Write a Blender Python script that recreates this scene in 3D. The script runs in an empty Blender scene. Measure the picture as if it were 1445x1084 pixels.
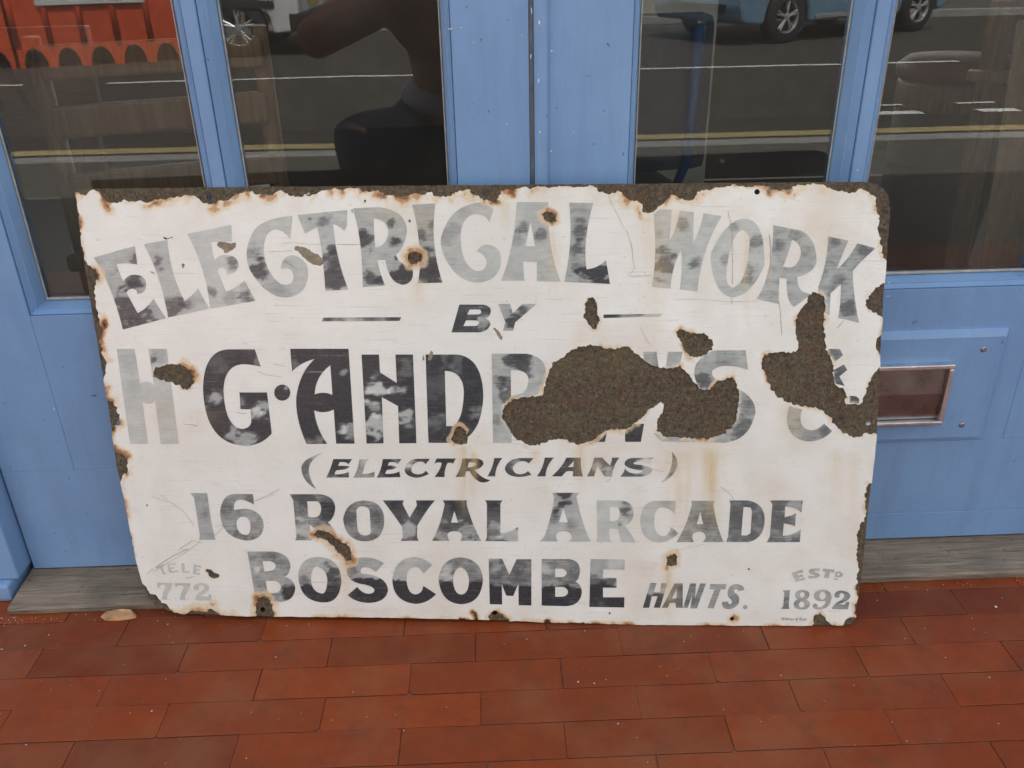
import bpy, bmesh, math, random
import numpy as np
from mathutils import Matrix, Vector
from mathutils.geometry import delaunay_2d_cdt
random.seed(7)
S = bpy.context.scene
COL = S.collection
R = math.radians

# ------------------------------------------------------------------ camera, sky, sun, exposure
CAM = np.array([0.0, -1.258, 1.0])
FPX, CX, CY = 1222.0, 722.5, 542.0
def cam_axes(p, yw, r):
    fwd = np.array([math.sin(yw)*math.cos(p), math.cos(yw)*math.cos(p), -math.sin(p)])
    right = np.array([math.cos(yw), -math.sin(yw), 0.0])
    up = np.cross(right, fwd)
    return math.cos(r)*right+math.sin(r)*up, -math.sin(r)*right+math.cos(r)*up, fwd
AX = np.array(cam_axes(R(26.89), R(1.223), R(-1.293)))
cd = bpy.data.cameras.new('camera'); cam = bpy.data.objects.new('camera', cd); COL.objects.link(cam)
cd.sensor_width = 36; cd.lens = 36*FPX/1445; cd.clip_start = 0.02; cd.clip_end = 500
mw = Matrix.Identity(4)
for i in range(3):
    mw[i][0], mw[i][1], mw[i][2], mw[i][3] = AX[0][i], AX[1][i], -AX[2][i], CAM[i]
cam.matrix_world = mw
S.camera = cam
SUN_EL, SUN_AZ = R(60), R(12)           # the sun stands high behind the shop
W = bpy.data.worlds.new('World'); S.world = W; W.use_nodes = True
wt = W.node_tree; wt.nodes.clear()
sky = wt.nodes.new('ShaderNodeTexSky'); sky.sky_type = 'NISHITA'; sky.sun_disc = False
sky.sun_elevation = SUN_EL; sky.sun_rotation = SUN_AZ; sky.air_density = 1.0; sky.dust_density = 4.0; sky.ozone_density = 1.0
hs = wt.nodes.new('ShaderNodeHueSaturation'); hs.inputs['Saturation'].default_value = 0.13
bg = wt.nodes.new('ShaderNodeBackground'); bg.inputs[1].default_value = 0.15
wo = wt.nodes.new('ShaderNodeOutputWorld')
wt.links.new(sky.outputs[0], hs.inputs['Color']); wt.links.new(hs.outputs[0], bg.inputs[0]); wt.links.new(bg.outputs[0], wo.inputs[0])
sl = bpy.data.lights.new('sun', 'SUN'); sl.energy = 3.0; sl.angle = R(0.53); sl.color = (1, .95, .88)
sun = bpy.data.objects.new('sun', sl); COL.objects.link(sun)
sd = Vector((math.sin(SUN_AZ)*math.cos(SUN_EL), math.cos(SUN_AZ)*math.cos(SUN_EL), math.sin(SUN_EL)))
sun.rotation_euler = sd.to_track_quat('Z', 'Y').to_euler(); sun.location = sd*20
S.view_settings.view_transform = 'Standard'; S.view_settings.look = 'None'
S.view_settings.exposure = 1.74; S.view_settings.gamma = 1
S.render.engine = 'CYCLES'
S.cycles.max_bounces = 10; S.cycles.transparent_max_bounces = 16; S.cycles.glossy_bounces = 5
S.render.resolution_x, S.render.resolution_y = 1024, 768

# ------------------------------------------------------------------ pixel geometry
def ray(px, py):
    return AX.T @ np.array([(px-CX)/FPX, -(py-CY)/FPX, 1.0])
def on_y(px, py, y):                    # point where the sight line meets a plane parallel to the doors
    d = ray(px, py); return CAM + d*((y-CAM[1])/d[1])
def on_z(px, py, z=0.0):
    d = ray(px, py); return CAM + d*((z-CAM[2])/d[2])
GLASS_Y = 0.038
def mirrored(px, py, z=0.0):            # point in the street whose mirror image in the door glass shows here
    p = on_z(px, py, z); return np.array([p[0], 2*GLASS_Y-p[1], p[2]])

# ------------------------------------------------------------------ helpers
def tag(o, label=None, cat=None, group=None, kind=None):
    if label: o['label'] = label
    if cat: o['category'] = cat
    if group: o['group'] = group
    if kind: o['kind'] = kind
    return o
def empty(name, loc=(0,0,0), label=None, cat=None, group=None):
    o = bpy.data.objects.new(name, None); COL.objects.link(o); o.location = loc; o.empty_display_size = .05
    return tag(o, label, cat, group)
def link(name, me, mat=None, parent=None):
    o = bpy.data.objects.new(name, me); COL.objects.link(o)
    if mat and not me.materials: me.materials.append(mat)
    if parent: o.parent = parent
    return o
def mesh(name, verts, faces, mat=None, parent=None, smooth=False):
    me = bpy.data.meshes.new(name)
    me.from_pydata([tuple(map(float, v)) for v in verts], [], [tuple(map(int, f)) for f in faces]); me.update()
    if smooth: me.polygons.foreach_set('use_smooth', [True]*len(me.polygons))
    return link(name, me, mat, parent)
def bm_obj(name, bm, mat=None, parent=None, smooth=False):
    me = bpy.data.meshes.new(name); bmesh.ops.recalc_face_normals(bm, faces=bm.faces); bm.to_mesh(me); bm.free()
    if smooth: me.polygons.foreach_set('use_smooth', [True]*len(me.polygons))
    return link(name, me, mat, parent)
def add_box(bm, x0, x1, y0, y1, z0, z1, bev=0, seg=2, M=None):
    b = bmesh.new(); bmesh.ops.create_cube(b, size=1)
    bmesh.ops.scale(b, vec=(x1-x0, y1-y0, z1-z0), verts=b.verts)
    bmesh.ops.translate(b, vec=((x0+x1)/2, (y0+y1)/2, (z0+z1)/2), verts=b.verts)
    if bev: bmesh.ops.bevel(b, geom=b.edges[:], offset=bev, segments=seg, affect='EDGES', profile=.6)
    if M is not None: bmesh.ops.transform(b, matrix=M, verts=b.verts)
    me = bpy.data.meshes.new('t'); b.to_mesh(me); b.free(); bm.from_mesh(me); bpy.data.meshes.remove(me)
def box(name, x0, x1, y0, y1, z0, z1, mat, parent=None, bev=0.002, M=None):
    bm = bmesh.new(); add_box(bm, x0, x1, y0, y1, z0, z1, bev, 2, M); return bm_obj(name, bm, mat, parent)
def add_tube(bm, pts, rad, seg=10):
    pts = [Vector(p) for p in pts]; rings = []
    rads = rad if isinstance(rad, (list, tuple)) else [rad]*len(pts)
    ref = Vector((0,0,1))
    for i, p in enumerate(pts):
        t = (pts[min(i+1, len(pts)-1)]-pts[max(i-1, 0)]).normalized()
        a = ref if abs(t.dot(ref)) < .95 else Vector((1,0,0))
        u = t.cross(a).normalized(); v = t.cross(u)
        rings.append([bm.verts.new(p+rads[i]*(math.cos(k*2*math.pi/seg)*u+math.sin(k*2*math.pi/seg)*v)) for k in range(seg)])
    for a, b in zip(rings, rings[1:]):
        for k in range(seg): bm.faces.new((a[k], a[(k+1)%seg], b[(k+1)%seg], b[k]))
    bm.faces.new(rings[0][::-1]); bm.faces.new(rings[-1])
def tube(name, pts, rad, mat, parent=None, seg=10):
    bm = bmesh.new(); add_tube(bm, pts, rad, seg); return bm_obj(name, bm, mat, parent, True)
def add_lathe(bm, prof, seg=24, M=None, cap=True):            # profile (r, h) about local z
    rings = []
    for r, h in prof:
        ring = []
        for k in range(seg):
            v = Vector((r*math.cos(2*math.pi*k/seg), r*math.sin(2*math.pi*k/seg), h))
            ring.append(bm.verts.new(M @ v if M is not None else v))
        rings.append(ring)
    for a, b in zip(rings, rings[1:]):
        for k in range(seg): bm.faces.new((a[k], a[(k+1)%seg], b[(k+1)%seg], b[k]))
    if cap: bm.faces.new(rings[0][::-1]); bm.faces.new(rings[-1])
def add_prism(bm, outline, axis, a, b):             # outline of 2-D points extruded along an axis
    def mk(p, t):
        return {'x': (t, p[0], p[1]), 'y': (p[0], t, p[1]), 'z': (p[0], p[1], t)}[axis]
    A = [bm.verts.new(mk(p, a)) for p in outline]; B = [bm.verts.new(mk(p, b)) for p in outline]
    n = len(outline)
    for i in range(n): bm.faces.new((A[i], A[(i+1)%n], B[(i+1)%n], B[i]))
    bm.faces.new(A[::-1]); bm.faces.new(B)
def prism(name, outline, axis, a, b, mat, parent=None, smooth=False):
    bm = bmesh.new(); add_prism(bm, outline, axis, a, b); return bm_obj(name, bm, mat, parent, smooth)

# ------------------------------------------------------------------ material helpers
class NT:
    def __init__(s, name):
        s.m = bpy.data.materials.new(name); s.m.use_nodes = True; s.t = s.m.node_tree; s.t.nodes.clear()
        s.out = s.t.nodes.new('ShaderNodeOutputMaterial')
    def n(s, typ, **kw):
        nd = s.t.nodes.new('ShaderNode'+typ)
        for k, v in kw.items():
            if k.startswith('_'): setattr(nd, k[1:], v)
        for k, v in kw.items():
            if k.startswith('_'): continue
            key = int(k[1:]) if k[0] == 'i' and k[1:].isdigit() else k.replace('__', ' ')
            s.set(nd.inputs[key], v)
        return nd
    def set(s, sock, v):
        if isinstance(v, bpy.types.NodeSocket): s.t.links.new(v, sock)
        else:
            if isinstance(v, (tuple, list)) and len(v) == 3 and sock.type == 'RGBA': v = (*v, 1)
            sock.default_value = v
    def co(s, scale=(1,1,1), obj=True, rot=(0,0,0)):
        tc = s.n('TexCoord')
        return s.n('Mapping', Vector=tc.outputs['Object' if obj else 'Generated'], Scale=scale, Rotation=rot).outputs[0]
    def wco(s, scale=(1,1,1), rot=(0,0,0)):
        g = s.n('NewGeometry')
        return s.n('Mapping', Vector=g.outputs['Position'], Scale=scale, Rotation=rot).outputs[0]
    def noise(s, vec, scale, detail=5, rough=.55, dist=0):
        return s.n('TexNoise', Vector=vec, Scale=scale, Detail=detail, Roughness=rough, Distortion=dist).outputs[0]
    def ramp(s, fac, *stops, interp='LINEAR'):
        nd = s.n('ValToRGB'); nd.color_ramp.interpolation = interp; s.set(nd.inputs[0], fac); e = nd.color_ramp.elements
        while len(e) < len(stops): e.new(.5)
        for el, (p, c) in zip(e, stops):
            el.position = p; el.color = (c, c, c, 1) if isinstance(c, (int, float)) else (*c, 1)
        return nd.outputs[0]
    def mix(s, fac, a, b, mode='MIX'):
        nd = s.n('Mix', _data_type='RGBA', _blend_type=mode); s.set(nd.inputs[0], fac); s.set(nd.inputs[6], a); s.set(nd.inputs[7], b)
        return nd.outputs[2]
    def math(s, op, a, b=0.0, c=0.0, clamp=False):
        nd = s.n('Math', _operation=op, _use_clamp=clamp); s.set(nd.inputs[0], a); s.set(nd.inputs[1], b); s.set(nd.inputs[2], c); return nd.outputs[0]
    def attr(s, name): return s.n('Attribute', _attribute_name=name).outputs['Fac']
    def bump(s, h, strength=.2, dist=.002, normal=None):
        nd = s.n('Bump', Height=h, Strength=strength, Distance=dist)
        if normal: s.set(nd.inputs['Normal'], normal)
        return nd.outputs[0]
    def bsdf(s, **kw):
        p = s.n('BsdfPrincipled', **kw); s.t.links.new(p.outputs[0], s.out.inputs[0]); return s.m
def plain(name, col, rough=.6, metal=0., vary=.12, scale=25, bump=.1, spec=.5):
    t = NT(name); c = t.wco(); nz = t.noise(c, scale, 6)
    k = t.ramp(nz, (.3, 1-vary), (.7, 1+vary))
    base = t.mix(1.0, col, k, 'MULTIPLY')
    return t.bsdf(Base__Color=base, Roughness=t.math('MULTIPLY_ADD', nz, .25, rough-.12), Metallic=metal, Specular__IOR__Level=spec,
                  Normal=t.bump(t.noise(c, scale*6, 3), bump, .002))

def mat_paint():
    t = NT('blue_gloss_paint'); c = t.wco()
    big = t.noise(c, 3.2, 5, .6); fine = t.noise(t.wco((16, 16, 1.0)), 14, 5, .65); mid = t.noise(c, 22, 8, .7)
    base = t.mix(t.ramp(big, (.3, 0.), (.7, 1.)), (.160, .285, .500), (.205, .350, .565))
    base = t.mix(t.ramp(t.noise(t.wco((3, 3, .45)), 9, 8, .7), (.47, 0.), (.78, .42)), base, (.145, .21, .33))
    base = t.mix(t.ramp(mid, (.58, 0.), (.78, .35)), base, (.26, .40, .60))
    base = t.mix(t.ramp(t.noise(c, 75, 3), (.70, 0.), (.73, .8)), base, (.060, .085, .14))
    base = t.mix(t.ramp(t.noise(t.wco((.12, 1, 1), rot=(0, .35, 0)), 95, 3), (.74, 0.), (.77, .7)), base, (.09, .12, .19))
    base = t.mix(t.ramp(t.noise(c, 118, 1), (.80, 0.), (.81, .9)), base, (.62, .64, .66))
    b1 = t.bump(fine, .24, .0014); b2 = t.bump(big, .3, .005, b1); b3 = t.bump(mid, .10, .0015, b2)
    return t.bsdf(Base__Color=base, Roughness=t.math('MULTIPLY_ADD', mid, .30, .24), Specular__IOR__Level=.4, Normal=b3)
def mat_brick():
    t = NT('red_paving_brick'); oi = t.n('ObjectInfo'); rnd = oi.outputs['Random']
    c = t.wco(); nz = t.noise(c, 34, 9, .72); nb = t.noise(c, 6, 5, .6); n3 = t.noise(c, 15, 8, .7)
    base = t.mix(rnd, (.235, .046, .011), (.145, .032, .011))
    base = t.mix(t.ramp(nz, (.30, .45), (.62, 0.)), base, (.095, .025, .014))
    base = t.mix(t.ramp(nb, (.46, 0.), (.66, .55)), base, (.205, .078, .036))
    base = t.mix(t.ramp(n3, (.54, 0.), (.70, .5)), base, (.10, .036, .020))
    base = t.mix(t.ramp(t.noise(c, 300, 2), (.70, 0.), (.80, .5)), base, (.40, .24, .17))
    base = t.mix(t.ramp(t.noise(c, 150, 3), (.66, 0.), (.74, .55)), base, (.075, .028, .02))
    rg = t.math('MULTIPLY_ADD', n3, .38, .16)
    nrm = t.bump(t.noise(c, 420, 3), .16, .0006, t.bump(nb, .35, .004))
    return t.bsdf(Base__Color=base, Roughness=rg, Specular__IOR__Level=.20, Normal=nrm)
def mat_weathered():
    t = NT('weathered_grey_wood'); g = t.noise(t.wco((1.6, 30, 22)), 8, 7, .65, .6); c = t.wco()
    base = t.ramp(g, (.25, (.060, .046, .034)), (.42, (.165, .130, .098)), (.58, (.24, .195, .150)), (.78, (.36, .305, .235)))
    base = t.mix(t.ramp(t.noise(c, 10, 5), (.45, 0.), (.7, .55)), base, (.085, .072, .058))
    base = t.mix(t.ramp(t.noise(c, 90, 2), (.70, 0.), (.72, .6)), base, (.045, .042, .04))
    return t.bsdf(Base__Color=base, Roughness=.75, Specular__IOR__Level=.3, Normal=t.bump(g, .55, .002))
def mat_wood(name, a, b, sc=(20, 20, 1.5), rough=.5):
    t = NT(name); g = t.noise(t.wco(sc), 5, 6, .6, .4)
    return t.bsdf(Base__Color=t.ramp(g, (.3, a), (.7, b)), Roughness=rough, Normal=t.bump(g, .2, .001))
def mat_glass():
    t = NT('window_glass'); f = t.n('Fresnel', IOR=1.5)
    dirt = t.ramp(t.noise(t.wco((1, 1, .6)), 6, 6, .65), (.35, .006), (.85, .030))
    nrm = t.bump(t.noise(t.wco(), 2.3, 2), .02, .01)
    tr = t.n('BsdfTransparent', Color=(.90, .93, .92)); gl = t.n('BsdfGlossy', Color=(1, 1, 1), Roughness=.004, Normal=nrm)
    df = t.n('BsdfDiffuse', Color=(.55, .54, .5))
    m1 = t.n('MixShader', i0=dirt, i1=tr.outputs[0], i2=df.outputs[0])
    m2 = t.n('MixShader', i0=f.outputs[0], i1=m1.outputs[0], i2=gl.outputs[0])
    t.t.links.new(m2.outputs[0], t.out.inputs[0]); return t.m
def mat_rust():
    t = NT('rusted_steel'); c = t.co()
    a = t.noise(c, 150, 8, .78); b = t.noise(c, 12, 5, .6); d = t.noise(c, 330, 4, .7); e = t.noise(c, 34, 8, .75, .6); g = t.noise(c, 70, 6, .7, .4)
    base = t.ramp(a, (.32, (.038, .030, .021)), (.45, (.100, .079, .052)), (.57, (.165, .130, .086)), (.69, (.33, .27, .165)))
    base = t.mix(t.ramp(e, (.50, 0.), (.60, .75)), base, t.mix(a, (.075, .045, .028), (.215, .13, .075)))
    base = t.mix(t.ramp(g, (.53, 0.), (.63, .7)), base, t.mix(a, (.025, .022, .02), (.085, .075, .062)))
    base = t.mix(t.ramp(b, (.50, 0.), (.66, .45)), base, t.mix(a, (.085, .074, .034), (.27, .235, .12)))
    base = t.mix(t.ramp(d, (.60, 0.), (.69, .85)), base, (.40, .33, .215))
    base = t.mix(t.ramp(t.noise(c, 240, 3), (.58, 0.), (.66, .8)), base, (.024, .02, .017))
    h = t.math('ADD', a, t.math('MULTIPLY', e, 1.6))
    return t.bsdf(Base__Color=base, Roughness=.78, Specular__IOR__Level=.35, Normal=t.bump(h, 1., .005))
def scuffs(t, base, k=1.):
    c = t.co()
    for rot, sc, lo, colr, amt in ((.05, (7, 1, 260), .57, (.36, .34, .31), .42), (-.5, (9, 1, 230), .62, (.40, .36, .32), .40), (.95, (8, 1, 240), .63, (.84, .83, .80), .45)):
        n = t.noise(t.co(sc, rot=(0, rot, 0)), 1.5, 5, .7)
        m = t.ramp(t.noise(c, 5+rot, 3), (.40, .15), (.62, 1.))
        base = t.mix(t.math('MULTIPLY', t.math('MULTIPLY', t.ramp(n, (lo, 0.), (lo+.14, 1.)), m), amt*k*1.7), base, colr)
    return base
def stained(t, base):
    """rust bleeding from chipped edges and run-down streaks on the enamel"""
    c = t.co(); halo = t.attr('halo'); st = t.attr('stain'); gr = t.attr('edge')
    n1 = t.noise(c, 120, 9, .75); n2 = t.noise(c, 33, 6, .65)
    nn = t.math('ADD', t.math('MULTIPLY', t.math('SUBTRACT', n1, .5), 1.5), t.math('MULTIPLY', t.math('SUBTRACT', n2, .5), 1.7))
    h = t.math('ADD', halo, t.math('MULTIPLY', nn, t.math('MINIMUM', halo, .6)))
    s = t.math('MULTIPLY', st, t.ramp(t.noise(t.co((55, 1, 6)), 1.6, 5, .6), (.25, .2), (.7, 1.2)))
    base = t.mix(t.math('MULTIPLY', s, 1.0, clamp=True), base, (.58, .43, .20))
    base = t.mix(t.ramp(h, (.16, 0.), (.34, .72)), base, (.66, .53, .34))
    base = t.mix(t.ramp(h, (.42, 0.), (.55, .85)), base, (.43, .22, .08))
    base = t.mix(t.ramp(h, (.64, 0.), (.78, .92)), base, (.17, .068, .03))
    base = t.mix(t.math('MULTIPLY', gr, t.ramp(n2, (.38, .0), (.55, .9))), base, (.76, .72, .62))
    return base, n2
def mat_enamel():
    t = NT('white_enamel'); c = t.co()
    n = t.noise(c, 9, 7, .65); n5 = t.noise(c, 45, 8, .7)
    base = t.mix(t.ramp(n, (.3, 0.), (.75, 1.)), (.790, .800, .760), (.700, .700, .645))
    base = t.mix(t.ramp(n5, (.50, 0.), (.75, .45)), base, (.60, .58, .53))
    base = t.mix(t.ramp(t.noise(c, 170, 3), (.68, 0.), (.76, .55)), base, (.40, .36, .31))
    base = t.mix(t.math('MULTIPLY', t.attr('grime'), t.ramp(n5, (.2, .5), (.7, 1.))), base, (.60, .54, .43))
    base = scuffs(t, base)
    base, n2 = stained(t, base)
    rg = t.math('MULTIPLY_ADD', n5, .32, .10)
    return t.bsdf(Base__Color=base, Roughness=rg, Specular__IOR__Level=.5, Normal=t.bump(n, .2, .004, t.bump(n5, .08, .001)))
def mat_ink():
    t = NT('faded_black_enamel'); c = t.co(); ink = t.attr('ink')
    n1 = t.noise(c, 130, 8, .74); n2 = t.noise(t.co((9, 1, 170), rot=(0, .05, 0)), 2.6, 6, .72); n3 = t.noise(c, 330, 2)
    w = t.ramp(ink, (.05, .30), (.45, 1.), (.97, .40))
    v = t.math('ADD', ink, t.math('MULTIPLY', t.math('ADD', t.math('MULTIPLY', t.math('SUBTRACT', n1, .5), .55), t.math('MULTIPLY', t.math('SUBTRACT', n2, .5), .62)), w))
    base = t.ramp(v, (0., (.60, .62, .585)), (.18, (.465, .49, .465)), (.40, (.310, .332, .318)), (.60, (.130, .140, .142)), (.90, (.038, .042, .048)))
    base = t.mix(t.ramp(n3, (.75, 0.), (.79, .6)), base, (.6, .59, .56))
    base = scuffs(t, base, 1.15)
    base, _ = stained(t, base)
    return t.bsdf(Base__Color=base, Roughness=t.math('MULTIPLY_ADD', n1, .25, .16), Specular__IOR__Level=.5, Normal=t.bump(t.noise(c, 9, 7, .65), .2, .004))
M = dict(
    paint=mat_paint(), brick=mat_brick(), weathered=mat_weathered(), glass=mat_glass(), rust=mat_rust(), enamel=mat_enamel(), ink=mat_ink(),
    joint=plain('dark_brick_joint', (.13, .078, .058), .9, vary=.55, scale=60, bump=.4),
    putty=plain('old_putty', (.34, .33, .30), .7, vary=.25, scale=60, bump=.3),
    strip=plain('grey_weather_strip', (.17, .18, .20), .6, vary=.2, scale=50),
    chip=plain('bare_primer', (.66, .66, .64), .6, vary=.15),
    coat=plain('brown_ground_coat', (.26, .215, .15), .7, vary=.35, scale=120, bump=.6),
    scratch=plain('scratch_rust', (.40, .34, .28), .8, vary=.3),
    steel=plain('brushed_steel', (.70, .70, .71), .36, 1., vary=.12, scale=40, bump=.2),
    flap=plain('tarnished_steel', (.30, .29, .285), .30, 1., vary=.12, scale=25, bump=.12),
    screw=plain('zinc_screw', (.38, .38, .38), .4, 1., vary=.1),
    asphalt=plain('asphalt', (.058, .048, .040), .85, vary=.35, scale=40, bump=.6),
    paving=plain('concrete_paving', (.105, .092, .078), .85, vary=.25, scale=14, bump=.4),
    kerb=plain('granite_kerb', (.3, .295, .285), .8, vary=.2, scale=50, bump=.4),
    white_line=plain('white_road_paint', (.72, .72, .70), .7, vary=.15, scale=40),
    yellow_line=plain('yellow_road_paint', (.42, .33, .15), .7, vary=.2, scale=40),
    plaster=plain('cream_render', (.52, .49, .43), .85, vary=.12, scale=8, bump=.3),
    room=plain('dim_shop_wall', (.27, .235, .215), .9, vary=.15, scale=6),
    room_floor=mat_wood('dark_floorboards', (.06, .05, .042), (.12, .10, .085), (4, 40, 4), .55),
    oak=mat_wood('brown_oak', (.16, .085, .04), (.30, .17, .085)),
    pine=mat_wood('honey_pine', (.30, .18, .085), (.44, .28, .14)),
    darkwood=mat_wood('dark_stained_board', (.12, .065, .035), (.20, .11, .06), (3, 30, 30)),
    red=plain('red_leatherette', (.13, .018, .016), .6, vary=.1),
    orange=plain('orange_plastic', (.68, .085, .02), .45, vary=.08, scale=8),
    navy=plain('navy_cloth', (.075, .095, .15), .85, vary=.25, scale=40, bump=.4),
    grey_cloth=plain('charcoal_upholstery', (.055, .06, .07), .85, vary=.2, scale=40, bump=.4),
    blue_metal=plain('blue_enamelled_tube', (.03, .085, .22), .4),
    cream=plain('cream_board', (.62, .58, .48), .7, vary=.1),
    black=plain('black_rubber', (.02, .02, .02), .7, vary=.2),
    van_white=plain('white_van_paint', (.70, .70, .69), .3, vary=.04),
    car_blue=plain('pale_blue_car_paint', (.15, .27, .38), .28, vary=.04),
    alloy=plain('alloy_wheel', (.62, .62, .63), .35, .7, vary=.05),
    lamp_red=plain('red_lamp_lens', (.42, .03, .02), .25, vary=.05),
    lamp_clear=plain('headlamp_lens', (.62, .64, .66), .15, vary=.05),
    dark_glass=plain('tinted_car_glass', (.02, .023, .025), .08, vary=.05),
    plate_yellow=plain('yellow_number_plate', (.68, .48, .06), .5),
    skin=plain('skin', (.46, .27, .19), .55, vary=.06),
    jacket=plain('brown_jacket_cloth', (.36, .17, .12), .85, vary=.2, scale=50, bump=.4),
    shirt=plain('pale_shirt_cloth', (.50, .50, .54), .85, vary=.08, scale=50, bump=.3),
    hair=plain('dark_hair', (.035, .025, .018), .6, vary=.3, scale=90, bump=.6),
    phone=plain('black_phone', (.02, .02, .022), .2),
    tan=plain('tan_crumbled_mortar', (.46, .26, .135), .9, vary=.35, scale=70, bump=1.),
    grit=plain('pale_grit', (.55, .50, .44), .8, vary=.4, scale=90),
    slate=plain('roof_slate', (.09, .095, .105), .7),
    redbrick=plain('red_brickwork', (.30, .12, .075), .85, vary=.25, scale=30),
)
# ------------------------------------------------------------------ the ground
def sheet(name, x0, x1, y0, y1, z, mat, label=None, kind='structure', parent=None):
    o = mesh(name, [(x0,y0,z),(x1,y0,z),(x1,y1,z),(x0,y1,z)], [(0,1,2,3)], mat, parent)
    if kind: o['kind'] = kind
    if label: o['label'] = label
    return o
sheet('ground', -200, 200, -200, 200, -.16, M['asphalt'], 'grey ground reaching away under the street')
sheet('road', -60, 60, -12.6, -3.62, -.10, M['asphalt'], 'grey asphalt road running past the shop')
bmk = bmesh.new(); add_box(bmk, -60, 60, -3.62, -3.47, -.155, -.004, .012); k = bm_obj('kerb', bmk, M['kerb']); tag(k, 'pale granite kerb along the near pavement', kind='structure')
bmk = bmesh.new(); add_box(bmk, -60, 60, -12.75, -12.6, -.155, .0, .012); k = bm_obj('kerb', bmk, M['kerb']); tag(k, 'pale granite kerb along the far pavement', kind='structure')
sheet('pavement', -60, 60, -3.47, -1.66, -.006, M['paving'], 'grey paved footway between brick apron and kerb')
sheet('pavement', -60, 60, -20, -12.75, -.006, M['paving'], 'grey paved footway on the far side of the road')
sheet('yellow_line', -60, 60, -4.27, -4.12, -.096, M['yellow_line'], 'worn yellow no-parking line painted along the road edge')
for i in range(-4, 5):
    sheet('white_line', i*9-3.6, i*9+4.6, -7.50, -7.41, -.096, M['white_line'], 'white centre line painted on the road')
for x0, x1 in ((2.70, 3.02), (3.42, 3.70)):
    for y0, y1 in ((-4.86, -4.74), (-5.14, -5.09)): sheet('white_line', x0, x1, y0, y1, -.096, M['white_line'], 'short white bay marking painted on the road')
# brick apron in front of the doors
floor = tag(sheet('brick_floor', -2.6, 2.6, -1.66, .2, -.0025, M['joint']), 'red brick paving in long courses before the doors')
BL, BW = .2325, .0627
def brick_mesh(seed):
    rr = random.Random(seed); hx, hy = BL/2-.0004, BW/2-.0004; out = []
    for sx, sy in ((-1,-1), (1,-1), (1,1), (-1,1)):          # worn arrises: now and then a corner is knocked off
        k = rr.choice((.0012, .0015, .002, .0028, .0065 if rr.random() < .45 else .002)); k2 = k*rr.uniform(.6, 1.3)
        a, b = (sx*hx, sy*(hy-k2)), (sx*(hx-k), sy*hy)
        out += [a, b] if sx*sy > 0 else [b, a]
        if sy < 0 and sx < 0 or sy > 0 and sx > 0:
            x0, s = sx*(hx-k), -sx
            for t in (.22, .41, .63, .8): out.append((x0+s*t*(2*hx-k), sy*(hy-rr.uniform(0, .0006))))
    A = [(x*1., y*1.) for x, y in out]; n = len(A); e = .0006
    V = [(x, y, -.03) for x, y in A]+[(x, y, -e) for x, y in A]+[(x*(1-e/hx), y*(1-e/hy), rr.uniform(-.0001, .0)) for x, y in A]
    F = [tuple(range(2*n, 3*n))]+[(i, (i+1)%n, n+(i+1)%n, n+i) for i in range(n)]+[(n+i, n+(i+1)%n, 2*n+(i+1)%n, 2*n+i) for i in range(n)]
    me = bpy.data.meshes.new('brick'); me.from_pydata(V, [], F); me.update(); me.materials.append(M['brick'])
    bm = bmesh.new(); bm.from_mesh(me); bmesh.ops.recalc_face_normals(bm, faces=bm.faces); bm.to_mesh(me); bm.free(); return me
bmes = [brick_mesh(s) for s in range(14)]
PH = {0: -.163, 1: -.046, 2: -.145, 3: -.037, 4: -.150, 5: -.028}
rest = bmesh.new(); rb = random.Random(3)
for r in range(-2, 24):
    yc = -.179 - BW*(r-.5)
    ph = PH.get(r, (-.155 if r % 2 == 0 else -.040))
    for kx in range(-12, 13):
        xc = ph + BL*(kx+.5)
        if abs(xc) > 2.5: continue
        jit = (xc+rb.uniform(-.0006,.0006), yc+rb.uniform(-.0006,.0006), rb.uniform(-.0006,.0005))
        rot = (rb.uniform(-.006,.006), rb.uniform(-.003,.003)+(math.pi if False else 0), rb.uniform(-.0025,.0025)+math.pi*rb.randint(0, 1))
        if abs(xc) < 1.16 and -2 <= r <= 7:
            b = bpy.data.objects.new('brick', rb.choice(bmes)); COL.objects.link(b); b.parent = floor; b.location = jit; b.rotation_euler = rot
        else:
            add_box(rest, xc-BL/2+.001, xc+BL/2-.001, yc-BW/2+.001, yc+BW/2-.001, -.03, jit[2], 0)
o = bm_obj('outer_bricks', rest, M['brick'], floor); o['kind'] = 'stuff'

# ------------------------------------------------------------------ the shop front
XL, XC, XR = -.834, .064, .988
shop = empty('shop_building', (0, 0, 0), 'cream rendered shop building above and beside the blue doors', 'building')
box('wall', -4.2, -1.02, .03, .25, 0, 4.6, M['plaster'], shop)
box('wall', 1.17, 4.2, .03, .25, 0, 4.6, M['plaster'], shop)
box('wall', -1.02, 1.17, .03, .25, 2.24, 4.6, M['plaster'], shop)
box('fascia', -4.2, 4.2, -.06, .03, 2.45, 2.95, M['paint'], shop, .006)
box('cornice', -4.25, 4.25, -.14, .03, 2.952, 3.03, M['paint'], shop, .01)
box('parapet', -4.25, 4.25, -.05, .30, 4.602, 4.72, M['plaster'], shop, .01)
frame = empty('door_frame', (0, 0, 0), 'blue painted timber frame around the double doors', 'door frame')
for x0, x1 in ((-1.02, XL-.004), (XR+.004, 1.17)):
    box('jamb', x0, x1, -.043, .12, .034, 2.24, M['paint'], frame, .004)
    box('plinth_block', x0-.01, x1+.0 if x0 > 0 else x1-.012, -.06, .1, 0, .033, M['paint'], frame, .006)
    s = 1 if x0 < 0 else -1
    e = (x1 if s > 0 else x0)
    box('door_stop', min(e, e+s*.003), max(e, e+s*.003), .05, .1, .034, 2.1, M['paint'], frame, .001)
box('head', XL-.004, XR+.004, -.043, .12, 2.1, 2.24, M['paint'], frame, .004)
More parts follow.
